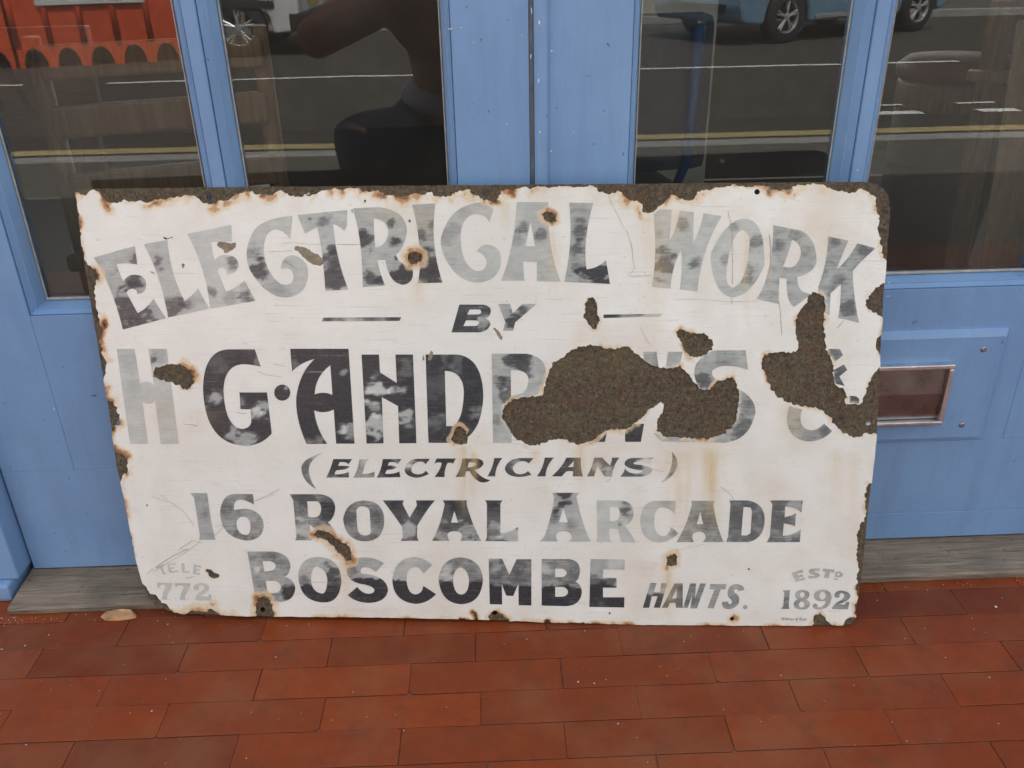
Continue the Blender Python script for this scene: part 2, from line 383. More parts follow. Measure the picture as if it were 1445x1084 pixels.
# threshold: a worn board with a sloping nosing
bm = bmesh.new()
prof = [(-.094, .001), (-.0945, .010), (-.090, .0135), (-.072, .0150), (.0, .0205), (.07, .0215), (.07, .001)]
NX = 48; rt = random.Random(11); rows = []
for i in range(NX+1):
    x = XL-.006 + (XR-XL+.012)*i/NX; w = rt.uniform(-.0007, .0007)
    rows.append([bm.verts.new((x, y+(w if y < -.05 else 0), z+(rt.uniform(-.0005,.0005) if z > .005 else 0))) for y, z in prof])
for a, b in zip(rows, rows[1:]):
    for j in range(len(prof)): bm.faces.new((a[j], a[(j+1)%len(prof)], b[(j+1)%len(prof)], b[j]))
bm.faces.new(rows[0][::-1]); bm.faces.new(rows[-1])
tag(bm_obj('threshold', bm, M['weathered']), 'weathered grey wooden threshold board beneath the blue doors', 'threshold')

Z0, ZJ, ZR, ZG, ZT = .0235, .226, .505, .519, 1.95
def door(x0, x1, ox0, ox1, bar, label, meeting):
    d = empty('door', ((x0+x1)/2, 0, Z0), label, 'door')
    d.location = (0, 0, 0)
    P = M['paint']
    box('stile', x0, ox0, 0, .05, ZJ+.0003, 2.095, P, d, .0007)
    box('stile', ox1, x1, 0, .05, ZJ+.0003, 2.095, P, d, .0007)
    box('lock_rail', ox0+.0002, ox1-.0002, .0004, .05, ZJ+.0003, ZR, P, d, .0006)
    box('top_rail', ox0+.0004, ox1-.0004, .0008, .05, ZT, 2.095, P, d, .0014)
    box('bottom_rail', x0, x1, -.0004, .05, Z0+(.055 if x0 > 0 else 0), ZJ, P, d, .0007)
    if x0 > 0: box('kick_rail', x0, x1, -.0022, .05, Z0, Z0+.0547, P, d, .001)
    # splayed mouldings round each pane, the slim glazing bar, putty and glass
    b0, b1 = bar
    for k, (a, b) in enumerate(((ox0, b0), (b1, ox1))):
        lw = .0150 if k == 0 else .0205; rw = .0205 if k == 0 else .0150
        o = [(a, ZR), (b, ZR), (b, ZT), (a, ZT)]
        def ring(dl, dr, db, y): return [(a+dl, y, ZR+db), (b-dr, y, ZR+db), (b-dr, y, ZT-db), (a+dl, y, ZT-db)]
        prof = [(0, 0, 0, .005), (.0016, .0016, .0016, .0028), (lw*.42, rw*.42, .006, .0125), (lw*.55, rw*.55, .0078, .0125), (lw*.93, rw*.93, .0128, .033), (lw, rw, .014, .036), (lw, rw, .014, .05)]
        V = []; F = []
        for p in prof: V += ring(*p)
        names = {0: 'sill_moulding', 1: 'moulding', 2: 'moulding', 3: 'moulding'}
        for s in range(4):
            vs = []; fs = []
            for q in range(len(prof)):
                vs += [V[q*4+s], V[q*4+(s+1)%4]]
            for q in range(len(prof)-1): fs.append((2*q, 2*q+1, 2*q+3, 2*q+2))
            mesh(names[s], vs, fs, P, d)
        g = box('pane', a+lw-.004, b-rw+.004, GLASS_Y-.002, GLASS_Y+.002, ZR+.010, ZT-.010, M['glass'], d, 0)
        pu = bmesh.new(); ins = .0022
        for (c0, c1, e0, e1) in ((a+lw, a+lw+ins, ZR+.014, ZT-.014), (b-rw-ins, b-rw, ZR+.014, ZT-.014)):
            add_box(pu, c0, c1, .0325, .0358, e0, e1, .0006, 1)
        add_box(pu, a+lw, b-rw, .0315, .0358, ZR+.0138, ZR+.0175, .0008, 1)
        bm_obj('putty', pu, M['putty'], d)
    box('glazing_bar', b0, b1, -.001, .05, ZR, ZT, P, d, .0022)
    return d
dl = door(XL, .0600, -.713, -.0450, (-.3995, -.3805), 'left leaf of the blue double doors, without a letterbox', True)
dr = door(.0668, XR, .2020, .8680, (.5320, .5510), 'right leaf of the blue double doors, carrying the steel letterbox', True)
strip = box('weather_strip', .0603, .0665, .004, .05, Z0, 2.09, M['strip'], dl, .0006)
# rounded bead planted on the right leaf beside the joint
bm = bmesh.new(); add_prism(bm, [(.0669, .002), (.0669, -.006), (.0705, -.0088), (.0765, -.0096), (.0825, -.0088), (.0855, -.006), (.0855, .002)], 'z', Z0+.002, 2.09)
bm_obj('meeting_bead', bm, M['paint'], dr)
# raised letter plate, slot frame and flap
px0, px1, pz0, pz1 = .212, .8265, .2345, .4365
plate = empty('letter_plate', (0,0,0)); plate.parent = dr
V = [(px0,.001,pz0),(px1,.001,pz0),(px1,.001,pz1),(px0,.001,pz1)]
ins = [(px0+.004,-.009,pz0+.003),(px1-.004,-.009,pz0+.003),(px1-.004,-.009,pz1-.013),(px0+.004,-.009,pz1-.013)]
V2 = [(x,-.0035,z) for x,_,z in V]
F = [(8,9,10,11)] + [(i,(i+1)%4,4+(i+1)%4,4+i) for i in range(4)] + [(4+i,4+(i+1)%4,8+(i+1)%4,8+i) for i in range(4)]
bpy.data.objects.remove(plate)
plate = mesh('letter_plate', V+V2+ins, F, M['paint'], dr)
lx0, lx1, lz0, lz1 = .293, .7435, .2700, .3815
bm = bmesh.new()
for a in ((lx0, lx1, lz1-.008, lz1), (lx0, lx1, lz0, lz0+.007), (lx0, lx0+.008, lz0+.0072, lz1-.0082), (lx1-.008, lx1, lz0+.0072, lz1-.0082)):
    add_box(bm, a[0], a[1], -.0215, -.0086, a[2], a[3], .0018, 2)
bm_obj('letterbox_frame', bm, M['steel'], plate)
bm = bmesh.new(); add_prism(bm, [(-.0105, lz0+.0075), (-.0125, lz0+.009), (-.0150, (lz0+lz1)/2), (-.0125, lz1-.0098), (-.0105, lz1-.0085), (-.009, lz1-.0085), (-.009, lz0+.0075)], 'x', lx0+.0085, lx1-.0085)
bm_obj('letterbox_flap', bm, M['flap'], plate)
for pxx, pyy in ((1388, 493), (1357.5, 599.5)):
    p = on_y(pxx, pyy, -.009); bm = bmesh.new()
    Mx = Matrix.Translation((p[0], -.009, p[2])) @ Matrix.Rotation(R(90), 4, 'X')
    add_lathe(bm, [(.0048, 0), (.0046, .0012), (.0030, .0022), (.0012, .0014)], 16, Mx)
    bm_obj('screw', bm, M['screw'], plate, True)
# chips knocked out of the paint along the joint and the glazing bars
def chips(spots, parent, yy):
    bm = bmesh.new(); rr = random.Random(5)
    for x, y, sx, sy in spots:
        p = on_y(x, y, yy); n = 9; vs = []
        for k in range(n):
            a = 2*math.pi*k/n; q = rr.uniform(.6, 1.1)
            vs.append(bm.verts.new((p[0]+math.cos(a)*sx*q/1000, yy-.0004, p[2]+math.sin(a)*sy*q/1000)))
        bm.faces.new(vs)
    o = bm_obj('paint_chips', bm, M['chip'], parent); o['kind'] = 'stuff'
chips([(761, 32, 1.2, 3), (760, 114, 1.6, 4), (778.5, 72, 1.1, 1.6), (777.5, 213, .9, 1.3), (762, 187, 1, 2)], dr, -.0098)
chips([(635, 41, 3, .9), (651, 39, 1.6, .7), (749, 80, 1.2, 4), (750, 15, 1, 5), (668, 60, .7, .7), (737, 50, .8, .9)], dl, -.0006)
chips([(1253, 418, 3, .8), (1431, 400, 1, 1), (1210, 240, 1, 2)], dr, -.0018)
# ------------------------------------------------------------------ the enamel sign
UDIR = np.array([math.cos(-.07013), math.sin(-.07013), 0.0])
NDIR = np.array([-UDIR[1], UDIR[0], 0.0]); TILT = .18144
VDIR = np.array([0, 0, math.cos(TILT)]) + NDIR*math.sin(TILT)
YDIR = np.cross(VDIR, UDIR)                       # away from the viewer
SORG = np.array([-.60185, 1.14071-1.258, 0.0])
def sp(P):                                        # photo pixels (N,2) -> sign plane (u, v) in metres
    P = np.asarray(P, float).reshape(-1, 2)
    D = np.stack([(P[:,0]-CX)/FPX, -(P[:,1]-CY)/FPX, np.ones(len(P))], 1) @ AX
    t = ((SORG-CAM) @ YDIR)/(D @ YDIR)
    Q = CAM + D*t[:,None] - SORG
    return np.stack([Q @ UDIR, Q @ VDIR], 1)
# --- small vector format: points "x,y", "q c e" quadratic, "|" next contour, in the pixels of an enlarged crop
CROP = dict(A=(120,320,6.778), B=(260,290,6.778), C=(410,280,7.228), D=(550,280,7.228), E=(700,280,7.228), F=(910,290,7.228), G=(1060,310,6.375), H=(440,410,4.8167),
  I=(155,485,6.773), J=(275,485,6.773), K=(400,485,6.775), L=(590,485,6.775), N=(840,485,6.021), O=(1060,485,6.778), P=(415,640,5.161), Q=(685,640,5.161),
  R=(265,690,6.021), S=(485,690,5.558), T=(755,690,6.881), U=(935,690,6.881), V=(345,775,5.161), W=(610,775,5.161), X=(200,780,10.838), Y=(895,800,4.446),
  a=(90,250,4.014), b=(400,250,4.014), c=(680,250,4.516), d=(900,250,3.803), e=(130,470,3.905), f=(680,430,3.803), g=(950,400,4.17), h=(160,680,4.014), i=(500,680,3.6125), j=(860,680,3.803), k=(0,600,3.614), z=(0,0,1))
def contour(key, txt):
    ox, oy, s = CROP[key]; outs = []
    for part in txt.split('|'):
        tk = part.split(); pts = []; i = 0
        rd = lambda t: np.array([float(v) for v in t.split(',')])
        while i < len(tk):
            if tk[i] == 'q':
                c, e = rd(tk[i+1]), rd(tk[i+2]); a = pts[-1]
                n = max(4, int((np.hypot(*(c-a))+np.hypot(*(e-c)))/s/2.6)+1)
                for t in np.linspace(0, 1, n+1)[1:]: pts.append((1-t)**2*a+2*t*(1-t)*c+t*t*e)
                i += 3
            elif tk[i] == 'o':
                c = rd(tk[i+1]); r = float(tk[i+2])
                pts += [c+r*np.array([math.cos(t), math.sin(t)]) for t in np.linspace(0, 2*math.pi, 19)[:-1]]; i += 3
            else: pts.append(rd(tk[i])); i += 1
        outs.append(np.array([(ox+p[0]/s, oy+p[1]/s) for p in pts]))
    return outs
def inside(P, poly):
    P = np.asarray(P, float); res = np.zeros(len(P), bool)
    lo, hi = poly.min(0), poly.max(0)
    idx = np.where((P[:,0] >= lo[0]) & (P[:,0] <= hi[0]) & (P[:,1] >= lo[1]) & (P[:,1] <= hi[1]))[0]
    a = poly; b = np.roll(poly, -1, 0)
    for c in range(0, len(idx), 4000):
        ii = idx[c:c+4000]; x = P[ii,0][:,None]; y = P[ii,1][:,None]
        cr = ((a[:,1] > y) != (b[:,1] > y)) & (x < (b[:,0]-a[:,0])*(y-a[:,1])/(b[:,1]-a[:,1]+1e-12)+a[:,0])
        res[ii] = cr.sum(1) % 2 == 1
    return res
def dist_to(P, poly, reach):
    P = np.asarray(P, float); res = np.full(len(P), 1e3); lo, hi = poly.min(0)-reach, poly.max(0)+reach
    idx = np.where((P[:,0] >= lo[0]) & (P[:,0] <= hi[0]) & (P[:,1] >= lo[1]) & (P[:,1] <= hi[1]))[0]
    for c in range(0, len(idx), 3000):
        ii = idx[c:c+3000]; d = ((P[ii][:,None,:]-poly[None])**2).sum(2); res[ii] = np.sqrt(d.min(1))
    return res
def vnoise(x, y, seed=0):
    xi, yi = np.floor(x).astype(int), np.floor(y).astype(int); fx, fy = x-xi, y-yi
    fx, fy = fx*fx*(3-2*fx), fy*fy*(3-2*fy)
    def h(a, b):
        n = (a*374761393 + b*668265263 + seed*974711) & 0x7fffffff; n = ((n ^ (n >> 13))*1274126177) & 0x7fffffff
        return ((n ^ (n >> 16)) & 0xffff)/65535.0
    return (h(xi,yi)*(1-fx)+h(xi+1,yi)*fx)*(1-fy)+(h(xi,yi+1)*(1-fx)+h(xi+1,yi+1)*fx)*fy
def fbm(x, y, seed=0, o=4):
    r = 0; a = .5
    for k in range(o): r = r+a*vnoise(x*2**k, y*2**k, seed+k*17); a *= .5
    return r/.9375
def resample(poly, step):
    out = []
    for a, b in zip(poly, np.roll(poly, -1, 0)):
        n = max(1, int(np.hypot(*(b-a))/step))
        out += [a+(b-a)*t/n for t in range(n)]
    return np.array(out)
def smooth_closed(p, it=1):
    for _ in range(it):
        q = np.roll(p, -1, 0); p = np.stack([p*.75+q*.25, p*.25+q*.75], 1).reshape(-1, 2)
    return p
def roughen(poly, seed, amp=1.5):
    p = resample(smooth_closed(poly, 1), 1.9); q = np.roll(p, -1, 0)-np.roll(p, 1, 0)
    nrm = np.stack([q[:,1], -q[:,0]], 1)/(np.hypot(q[:,0], q[:,1])[:,None]+1e-9)
    d = (fbm(p[:,0]/11, p[:,1]/11, seed, 2)-.5)*3.6*amp + (fbm(p[:,0]/3.4, p[:,1]/3.4, seed+5, 3)-.5)*4.2*amp
    return p+nrm*d[:,None]
OUTLINE = np.array([(107.5,275),(200,273.6),(300,272.6),(450,271.3),(600,270),(750,268.8),(900,267.6),(1060,266.2),(1215,264.8),(1226,265.6),(1237,268.8),(1246,274.5),(1252,283),(1255,298),(1255,313),(1251.5,355),(1249.7,381),(1246,418),(1245.4,431),(1243.8,467),(1241,515),(1239,568),(1236.6,616),(1233,649),(1230,680),(1224,727),(1217.6,793),(1213.7,827),(1208,864),(1206,880),(1203,886.5),(1196,888),(1120,888.6),(1035,888.3),(900,887),(777,884),(677,879.8),(520,876.5),(363,875.4),(257,871.5),(240.7,868.4),(221,860),(210,849),(202,827),(193.7,799),(177,710.7),(166,666.4),(162,634),(155.6,590),(149,549),(141.5,508),(135,470),(127,422),(117,357)], float)
OUTL = resample(OUTLINE, 4.0); OUTL = OUTL + np.stack([fbm(OUTL[:,0]/9, OUTL[:,1]/9, 3, 3)-.5, fbm(OUTL[:,0]/9, OUTL[:,1]/9, 8, 3)-.5], 1)*1.6
# --- places where the enamel has gone: crop, outline, rust halo reach (px), halo strength, pale chipped rim
LOSS = [
 ('f','110,575 150,540 240,512 330,520 335,440 365,350 440,300 490,260 590,240 690,265 760,243 800,255 840,300 900,340 965,370 1050,352 1110,385 1150,455 1170,480 1215,478 1260,440 1330,408 1365,450 1385,530 1370,600 1365,660 1290,735 1160,750 1040,740 960,730 925,690 940,640 985,560 950,550 890,600 850,640 780,700 680,695 610,745 560,770 490,775 430,745 350,765 280,790 200,755 150,710 110,640',6,.56,1.),
 ('f','1035,180 1075,152 1130,178 1210,180 1245,230 1225,285 1160,315 1100,300 1070,240',8,.55,.8),
 ('c','665,815 700,790 735,815 745,880 755,930 735,1000 700,1005 670,970 650,900',5,.45,.7),
 ('g','800,85 850,75 885,110 892,180 885,290 890,400 920,470 945,530 935,590 965,632 1010,660 1025,690 1000,728 1060,736 1090,740 1112,700 1130,640 1165,560 1212,510 1290,505 1290,915 1140,915 1075,940 1010,920 950,870 900,800 850,770 740,750 630,725 570,650 548,590 510,520 505,490 545,440 620,425 705,440 735,400 715,340 715,230 740,180 780,130',5,.50,1.),
 ('d','1340,585 1310,600 1260,640 1220,690 1215,720 1270,760 1310,785 1370,785 1370,585',7,.5,.5),
 ('d','1340,880 1300,880 1275,900 1275,950 1300,970 1350,965 1350,880',5,.6,.3),
 ('d','1000,20 1000,75 1050,105 1150,115 1200,90 1245,115 1280,140 1272,180 1285,215 1290,300 1305,370 1310,455 1330,485 1420,485 1420,20',6,.55,.4),
 ('z','60,240 104,276 117,283 123,281 136,276 147,282 156,294 167,296 177,290 195,291 215,292 229,288 252,285 269,285 279,287 287,295 302,296 312,291 319,290 329,286 339,279 354,276 364,282 381,282 396,275 404,282 421,287 434,282 441,279 427,287 442,280 462,274 475,275 495,272.5 507,272.5 517,280 530,276 549,285 562,286 584,281 597,285 607,277 617,286 634,285 649,277 662,274 669,282 686,291 699,293.5 705,285 709,274 724,275 733,272 746,273 757,271 773,273 791,271 804,271 822,270.5 842,271 848,279 864,281 873,274 884,288 895,292 904,294 907,307 915,309 926,301 935,292 946,281 953,282 970,291 979,286 986,275 1000,274 1013,272.5 1031,268.5 1045,270 1058,271 1084,270 1094.6,276 1110,274 1121,267.5 1136,268.5 1152,266 1166,270 1166,240',13,.80,.2),
 ('z','90,283 110,284 111,297 112.5,313 115,332 117.5,357 121,372 133.5,384.5 141,397 136,409.5 134.5,422 138.5,437 143.5,457 146,474 143.5,487 145.5,499 151,516 154,528 150.5,537 149,549 153,570 166,577.5 171,593 168.5,606 159.5,616 159.5,629 163,641.5 178.6,649 184,657 181,670 173.5,685 171,700 175,722 181,748 186,764 191.5,773 190,790 192,812 150,830 90,500',9,.72,.15),
 ('k','700,790 735,825 752,838 762,866 800,884 812,898 850,930 880,958 922,984 880,1020 700,960',2,.12,.5),
 ('X','560,1040 640,992 690,990 800,935 880,950 960,970 1050,910 1130,940 1200,1000 1300,1020 1420,1035 1420,1120 560,1120',11,.75,.1),
 ('h','805,800 812,730 830,665 870,655 900,690 910,740 922,800',9,.80,.1),
 ('i','670,735 700,678 740,680 785,718 790,740',6,.70,.2),
 ('i','588,678 618,680 634,700 636,722 610,722 612,696',4,.75,.1),
 ('i','525,735 530,716 560,712 592,716 596,735',3,.6,0),
 ('i','1090,765 1100,738 1150,730 1200,738 1205,770',5,.65,.1),
 ('i','960,745 965,722 985,712 1005,726 1010,745',4,.6,.1),
 ('j','1080,815 1088,748 1118,718 1150,735 1180,775 1218,800',7,.55,.9),
 ('j','1232,815 1262,752 1312,742 1345,735 1345,815',5,.6,.5),
 ('j','1460,20 1396,30 1376,60 1371,150 1382,188 1345,260 1320,300 1330,350 1325,430 1335,520 1325,600 1337,632 1312,700 1314,740 1400,740 1470,300',5,.62,.5),
 ('I','430,265 530,248 570,255 640,228 720,240 770,290 815,340 825,400 805,465 740,488 670,465 600,440 520,410 450,380 418,330',9,.66,.2),
 ('L','330,900 370,845 430,840 470,900 480,1000 400,1025 320,1000 310,950',6,.62,1.),
 ('D','170,640 210,585 290,595 345,640 345,690 300,725 220,720 180,690',9,.92,.4),
 ('E','465,230 510,190 570,205 612,250 610,300 560,325 500,290',8,.72,.3),
 ('R','1070,430 1090,400 1160,380 1240,420 1300,480 1400,530 1395,600 1390,640 1340,650 1280,580 1200,490 1110,465',8,.78,.3),
 ('X','990,310 1040,290 1090,295 1120,340 1200,370 1200,440 1090,460 1010,410 975,350',4,.3,.8),
 ('j','300,430 330,400 360,415 362,455 330,475 300,465',8,.72,0),
 ('j','638,755 655,742 672,755 655,768',7,.80,0),
 ('b','450,170 462,158 474,162 470,184 452,186',4,.25,.5),
 ('b','708,288 712,270 726,268 726,284 714,294',3,.3,.5),
 ('A','95,445 118,450 135,500 150,560 135,590 118,540 105,480',8,.85,0),
 ('A','178,965 200,950 214,985 200,1010 182,1000',6,.85,0),
 ('a','565,375 575,366 612,372 625,366 612,380 585,386',2,.3,.6),
]
HOLES = [('a','o 828,143 15'),('d','o 637,110 15'),('h','o 848,748 14'),('i','o 716,688 13'),('j','o 655,756 11'),('g','o 1145,853 15'),('e','o 149,522 14'),('z','o 1056,809 1.6'),('z','o 209,719 1.3'),('z','o 860,871 1.5')]
COAT = [('C','35,575 70,535 150,545 200,580 300,640 355,690 340,740 250,740 170,690 100,620'),('B','315,440 340,392 440,412 512,400 516,440 470,478 395,522 382,470'),('c','60,990 78,995 84,986 100,1000 135,1040 132,1072 118,1068'),('L','92,180 118,130 130,100 155,140 142,196 105,206'),('A','925,400 950,390 970,420 955,460 935,455'),('C','615,170 640,160 648,195 630,215'),('L','44,140 60,150 62,200 48,205'),('A','615,470 650,475 690,508 665,505')]
LOSSP = []
for i, (k, t, reach, st, rim) in enumerate(LOSS): LOSSP.append((roughen(contour(k, t)[0], i*31+1), reach, st, rim))
HOLEP = [resample(contour(k, t)[0], 1.2) for k, t in HOLES]
COATP = [roughen(contour(k, t)[0], 900+i, .8) for i, (k, t) in enumerate(COAT)]
# streaks: x, y0, y1, half width, strength
STREAK = [(590,398,452,9,.30),(655,632,735,8,.55),(668,640,725,6,.45),(757,636,668,7,.35),(820,634,712,8,.42),(845,640,700,12,.25),(1003,636,770,11,.55),(965,640,790,24,.30),(1010,640,720,30,.16),
 (925,300,520,20,.26),(952,300,360,22,.30),(781,330,430,8,.30),(945,806,880,9,.45),(488,792,872,8,.35),(230,565,640,22,.16),(272,580,650,30,.14),(820,460,520,10,.15),(1120,560,650,14,.30),(1180,640,760,14,.25),(1205,640,840,10,.22),(715,290,340,7,.25),(560,286,330,30,.22),(600,290,360,18,.2),(1150,300,380,24,.14),(1052,330,470,3,.4),(505,860,876,60,.25),(1000,590,640,12,.2),(1085,360,420,2.5,.45),(1050,350,455,2.2,.4)]
def surface_attrs(P):
    n = len(P); halo = np.zeros(n); edge = np.zeros(n)
    for poly, reach, st, rim in LOSSP:
        d = dist_to(P, poly, reach*2.2)
        rr = reach*(.55+.9*fbm(P[:,0]/14, P[:,1]/14, 77, 3))
        halo = np.maximum(halo, st*np.clip(1-d/(rr*1.55), 0, 1)*np.clip((fbm(P[:,0]/19, P[:,1]/19, 91, 3)-.30)*3.2, .12 if st < .7 or len(poly) > 260 else .7, 1.25))
        if rim: edge = np.maximum(edge, rim*np.clip(1-np.abs(d-1.2)/(1.2+3.6*fbm(P[:,0]/10, P[:,1]/10, 19, 2)), 0, 1)**.6*(fbm(P[:,0]/8, P[:,1]/8, 13, 2) > .38))
    dout = dist_to(P, OUTL, 12)
    halo = np.maximum(halo, .75*np.clip((fbm(P[:,0]/24, P[:,1]/24, 5, 3)-.36)*3, 0, 1)*np.clip(1-dout/8, 0, 1))
    stain = np.zeros(n)
    for x, y0, y1, w, s in STREAK:
        wob = (fbm(P[:,1]/30, P[:,0]*0+x, 4, 2)-.5)*w*.8
        a = np.exp(-((P[:,0]-x-wob)/w)**2)
        v = np.clip((P[:,1]-y0)/8, 0, 1)*np.clip((y1-P[:,1])/((y1-y0)*.6), 0, 1)
        stain = np.maximum(stain, 1.35*s*a*v)
    dt = dist_to(P, LOSSP[7][0], 60); stain = np.maximum(stain, .34*np.exp(-dt/15)*np.clip((fbm(P[:,0]/26, P[:,1]/40, 55, 3)-.34)*3.4, 0, 1))
    grime = np.clip((fbm(P[:,0]/90, P[:,1]/70, 21, 4)-.42)*1.6, 0, 1)*np.clip(.5+(P[:,0]-560)/900+(P[:,1]-560)/900, .25, 1.)
    return halo, stain, edge, grime
def cdt(points, contours):
    vs = [tuple(p) for p in points]; es = []
    for poly, closed in contours:
        b = len(vs); vs += [tuple(p) for p in poly]; n = len(poly)
        es += [(b+i, b+(i+1) % n) for i in range(n if closed else n-1)]
    r = delaunay_2d_cdt([Vector((float(x), float(y))) for x, y in vs], es, [], 0, 1e-4)
    V = np.array([(v[0], v[1]) for v in r[0]]); T = np.array([f for f in r[2] if len(f) == 3])
    return V, T
def layer(name, V, T, yf, yb, mat, parent, attrs=None):
    """sheet of triangles in photo pixels -> closed slab between yf (front) and yb (back) on the sign plane"""
    used = np.unique(T); remap = -np.ones(len(V), int); remap[used] = np.arange(len(used)); V = V[used]; T = remap[T]
    uv = sp(V); n = len(V)
    a, b, c = uv[T[:,0]], uv[T[:,1]], uv[T[:,2]]
    ar = (b[:,0]-a[:,0])*(c[:,1]-a[:,1])-(b[:,1]-a[:,1])*(c[:,0]-a[:,0])
    T = T[np.abs(ar) > 1e-12]; ar = ar[np.abs(ar) > 1e-12]
    T[ar < 0] = T[ar < 0][:, ::-1]                 # counter-clockwise seen from the front
    E = np.concatenate([T[:,[0,1]], T[:,[1,2]], T[:,[2,0]]]); key = np.sort(E, 1); k1 = key[:,0].astype(np.int64)*n+key[:,1]
    u, inv, cnt = np.unique(k1, return_inverse=True, return_counts=True); B = E[cnt[inv] == 1]
    verts = np.concatenate([np.c_[uv[:,0], np.full(n, yf), uv[:,1]], np.c_[uv[:,0], np.full(n, yb), uv[:,1]]]) if yb is not None else np.c_[uv[:,0], np.full(n, yf), uv[:,1]]
    faces = [tuple(t) for t in T.tolist()]
    if yb is not None: faces += [(y, x, x+n, y+n) for x, y in B.tolist()]
    me = bpy.data.meshes.new(name); me.from_pydata(verts.tolist(), [], faces); me.update()
    if attrs:
        for k, arr in attrs(V).items():
            at = me.attributes.new(k, 'FLOAT', 'POINT')
            at.data.foreach_set('value', np.concatenate([arr, arr]).astype(np.float32) if yb is not None else arr.astype(np.float32))
    return link(name, me, mat, parent)
sign = empty('enamel_sign', (0,0,0), 'chipped white enamel electrician shop sign leaning against the blue doors', 'sign')
mz = sp(OUTL)[:,1].min()
SO = SORG - VDIR*min(mz, 0) + np.array([0, 0, .0006])
mm = Matrix.Identity(4)
for i in range(3): mm[i][0], mm[i][1], mm[i][2], mm[i][3] = UDIR[i], YDIR[i], VDIR[i], SO[i]
sign.matrix_world = mm
# steel backing
gx, gy = np.meshgrid(np.arange(100, 1262, 24.0), np.arange(262, 892, 24.0)); G = np.c_[gx.ravel(), gy.ravel()]
V, T = cdt(G[inside(G, OUTL)], [(OUTL, True)] + [(h, True) for h in HOLEP])
cen = V[T].mean(1); keep = inside(cen, OUTL)
for h in HOLEP: keep &= ~inside(cen, h)
layer('steel_plate', V, T[keep], 0.0, .0016, M['rust'], sign)
# enamel coat
gx, gy = np.meshgrid(np.arange(104, 1258, 2.0), np.arange(264, 890, 2.0)); G = np.c_[gx.ravel(), gy.ravel()]
G = G + np.random.RandomState(1).uniform(-.3, .3, G.shape)
near = np.full(len(G), 1e3)
for poly, reach, st, rim in LOSSP: near = np.minimum(near, dist_to(G, poly, 16))
near = np.minimum(near, dist_to(G, OUTL, 12))
ix = np.tile(np.arange(gx.shape[1]), gx.shape[0]); iy = np.repeat(np.arange(gx.shape[0]), gx.shape[1])
sel = ((near > 1.2) & (near < 9)) | ((near < 16) & (near > 1.2) & ((ix+iy) % 2 == 0)) | ((ix % 3 == 0) & (iy % 3 == 0) & (near > 1.2))
G = G[sel & inside(G, OUTL)]
ALLH = [p for p, *_ in LOSSP] + HOLEP + COATP
V, T = cdt(G, [(OUTL, True)] + [(p, True) for p in ALLH])
cen = V[T].mean(1); keep = inside(cen, OUTL)
for p in ALLH: keep &= ~inside(cen, p)
def enamel_attrs(P):
    h, s, e, g = surface_attrs(P); return dict(halo=h, stain=s, edge=e, grime=g)
layer('enamel_coat', V, T[keep], -.0016, -.0001, M['enamel'], sign, enamel_attrs)
# brown ground coat bared in shallow chips
for p in COATP:
    V, T = cdt(np.zeros((0, 2)), [(p, True)]); cen = V[T].mean(1)
    layer('bared_chip', V, T[inside(cen, p)], -.0011, -.0001, M['coat'], sign)
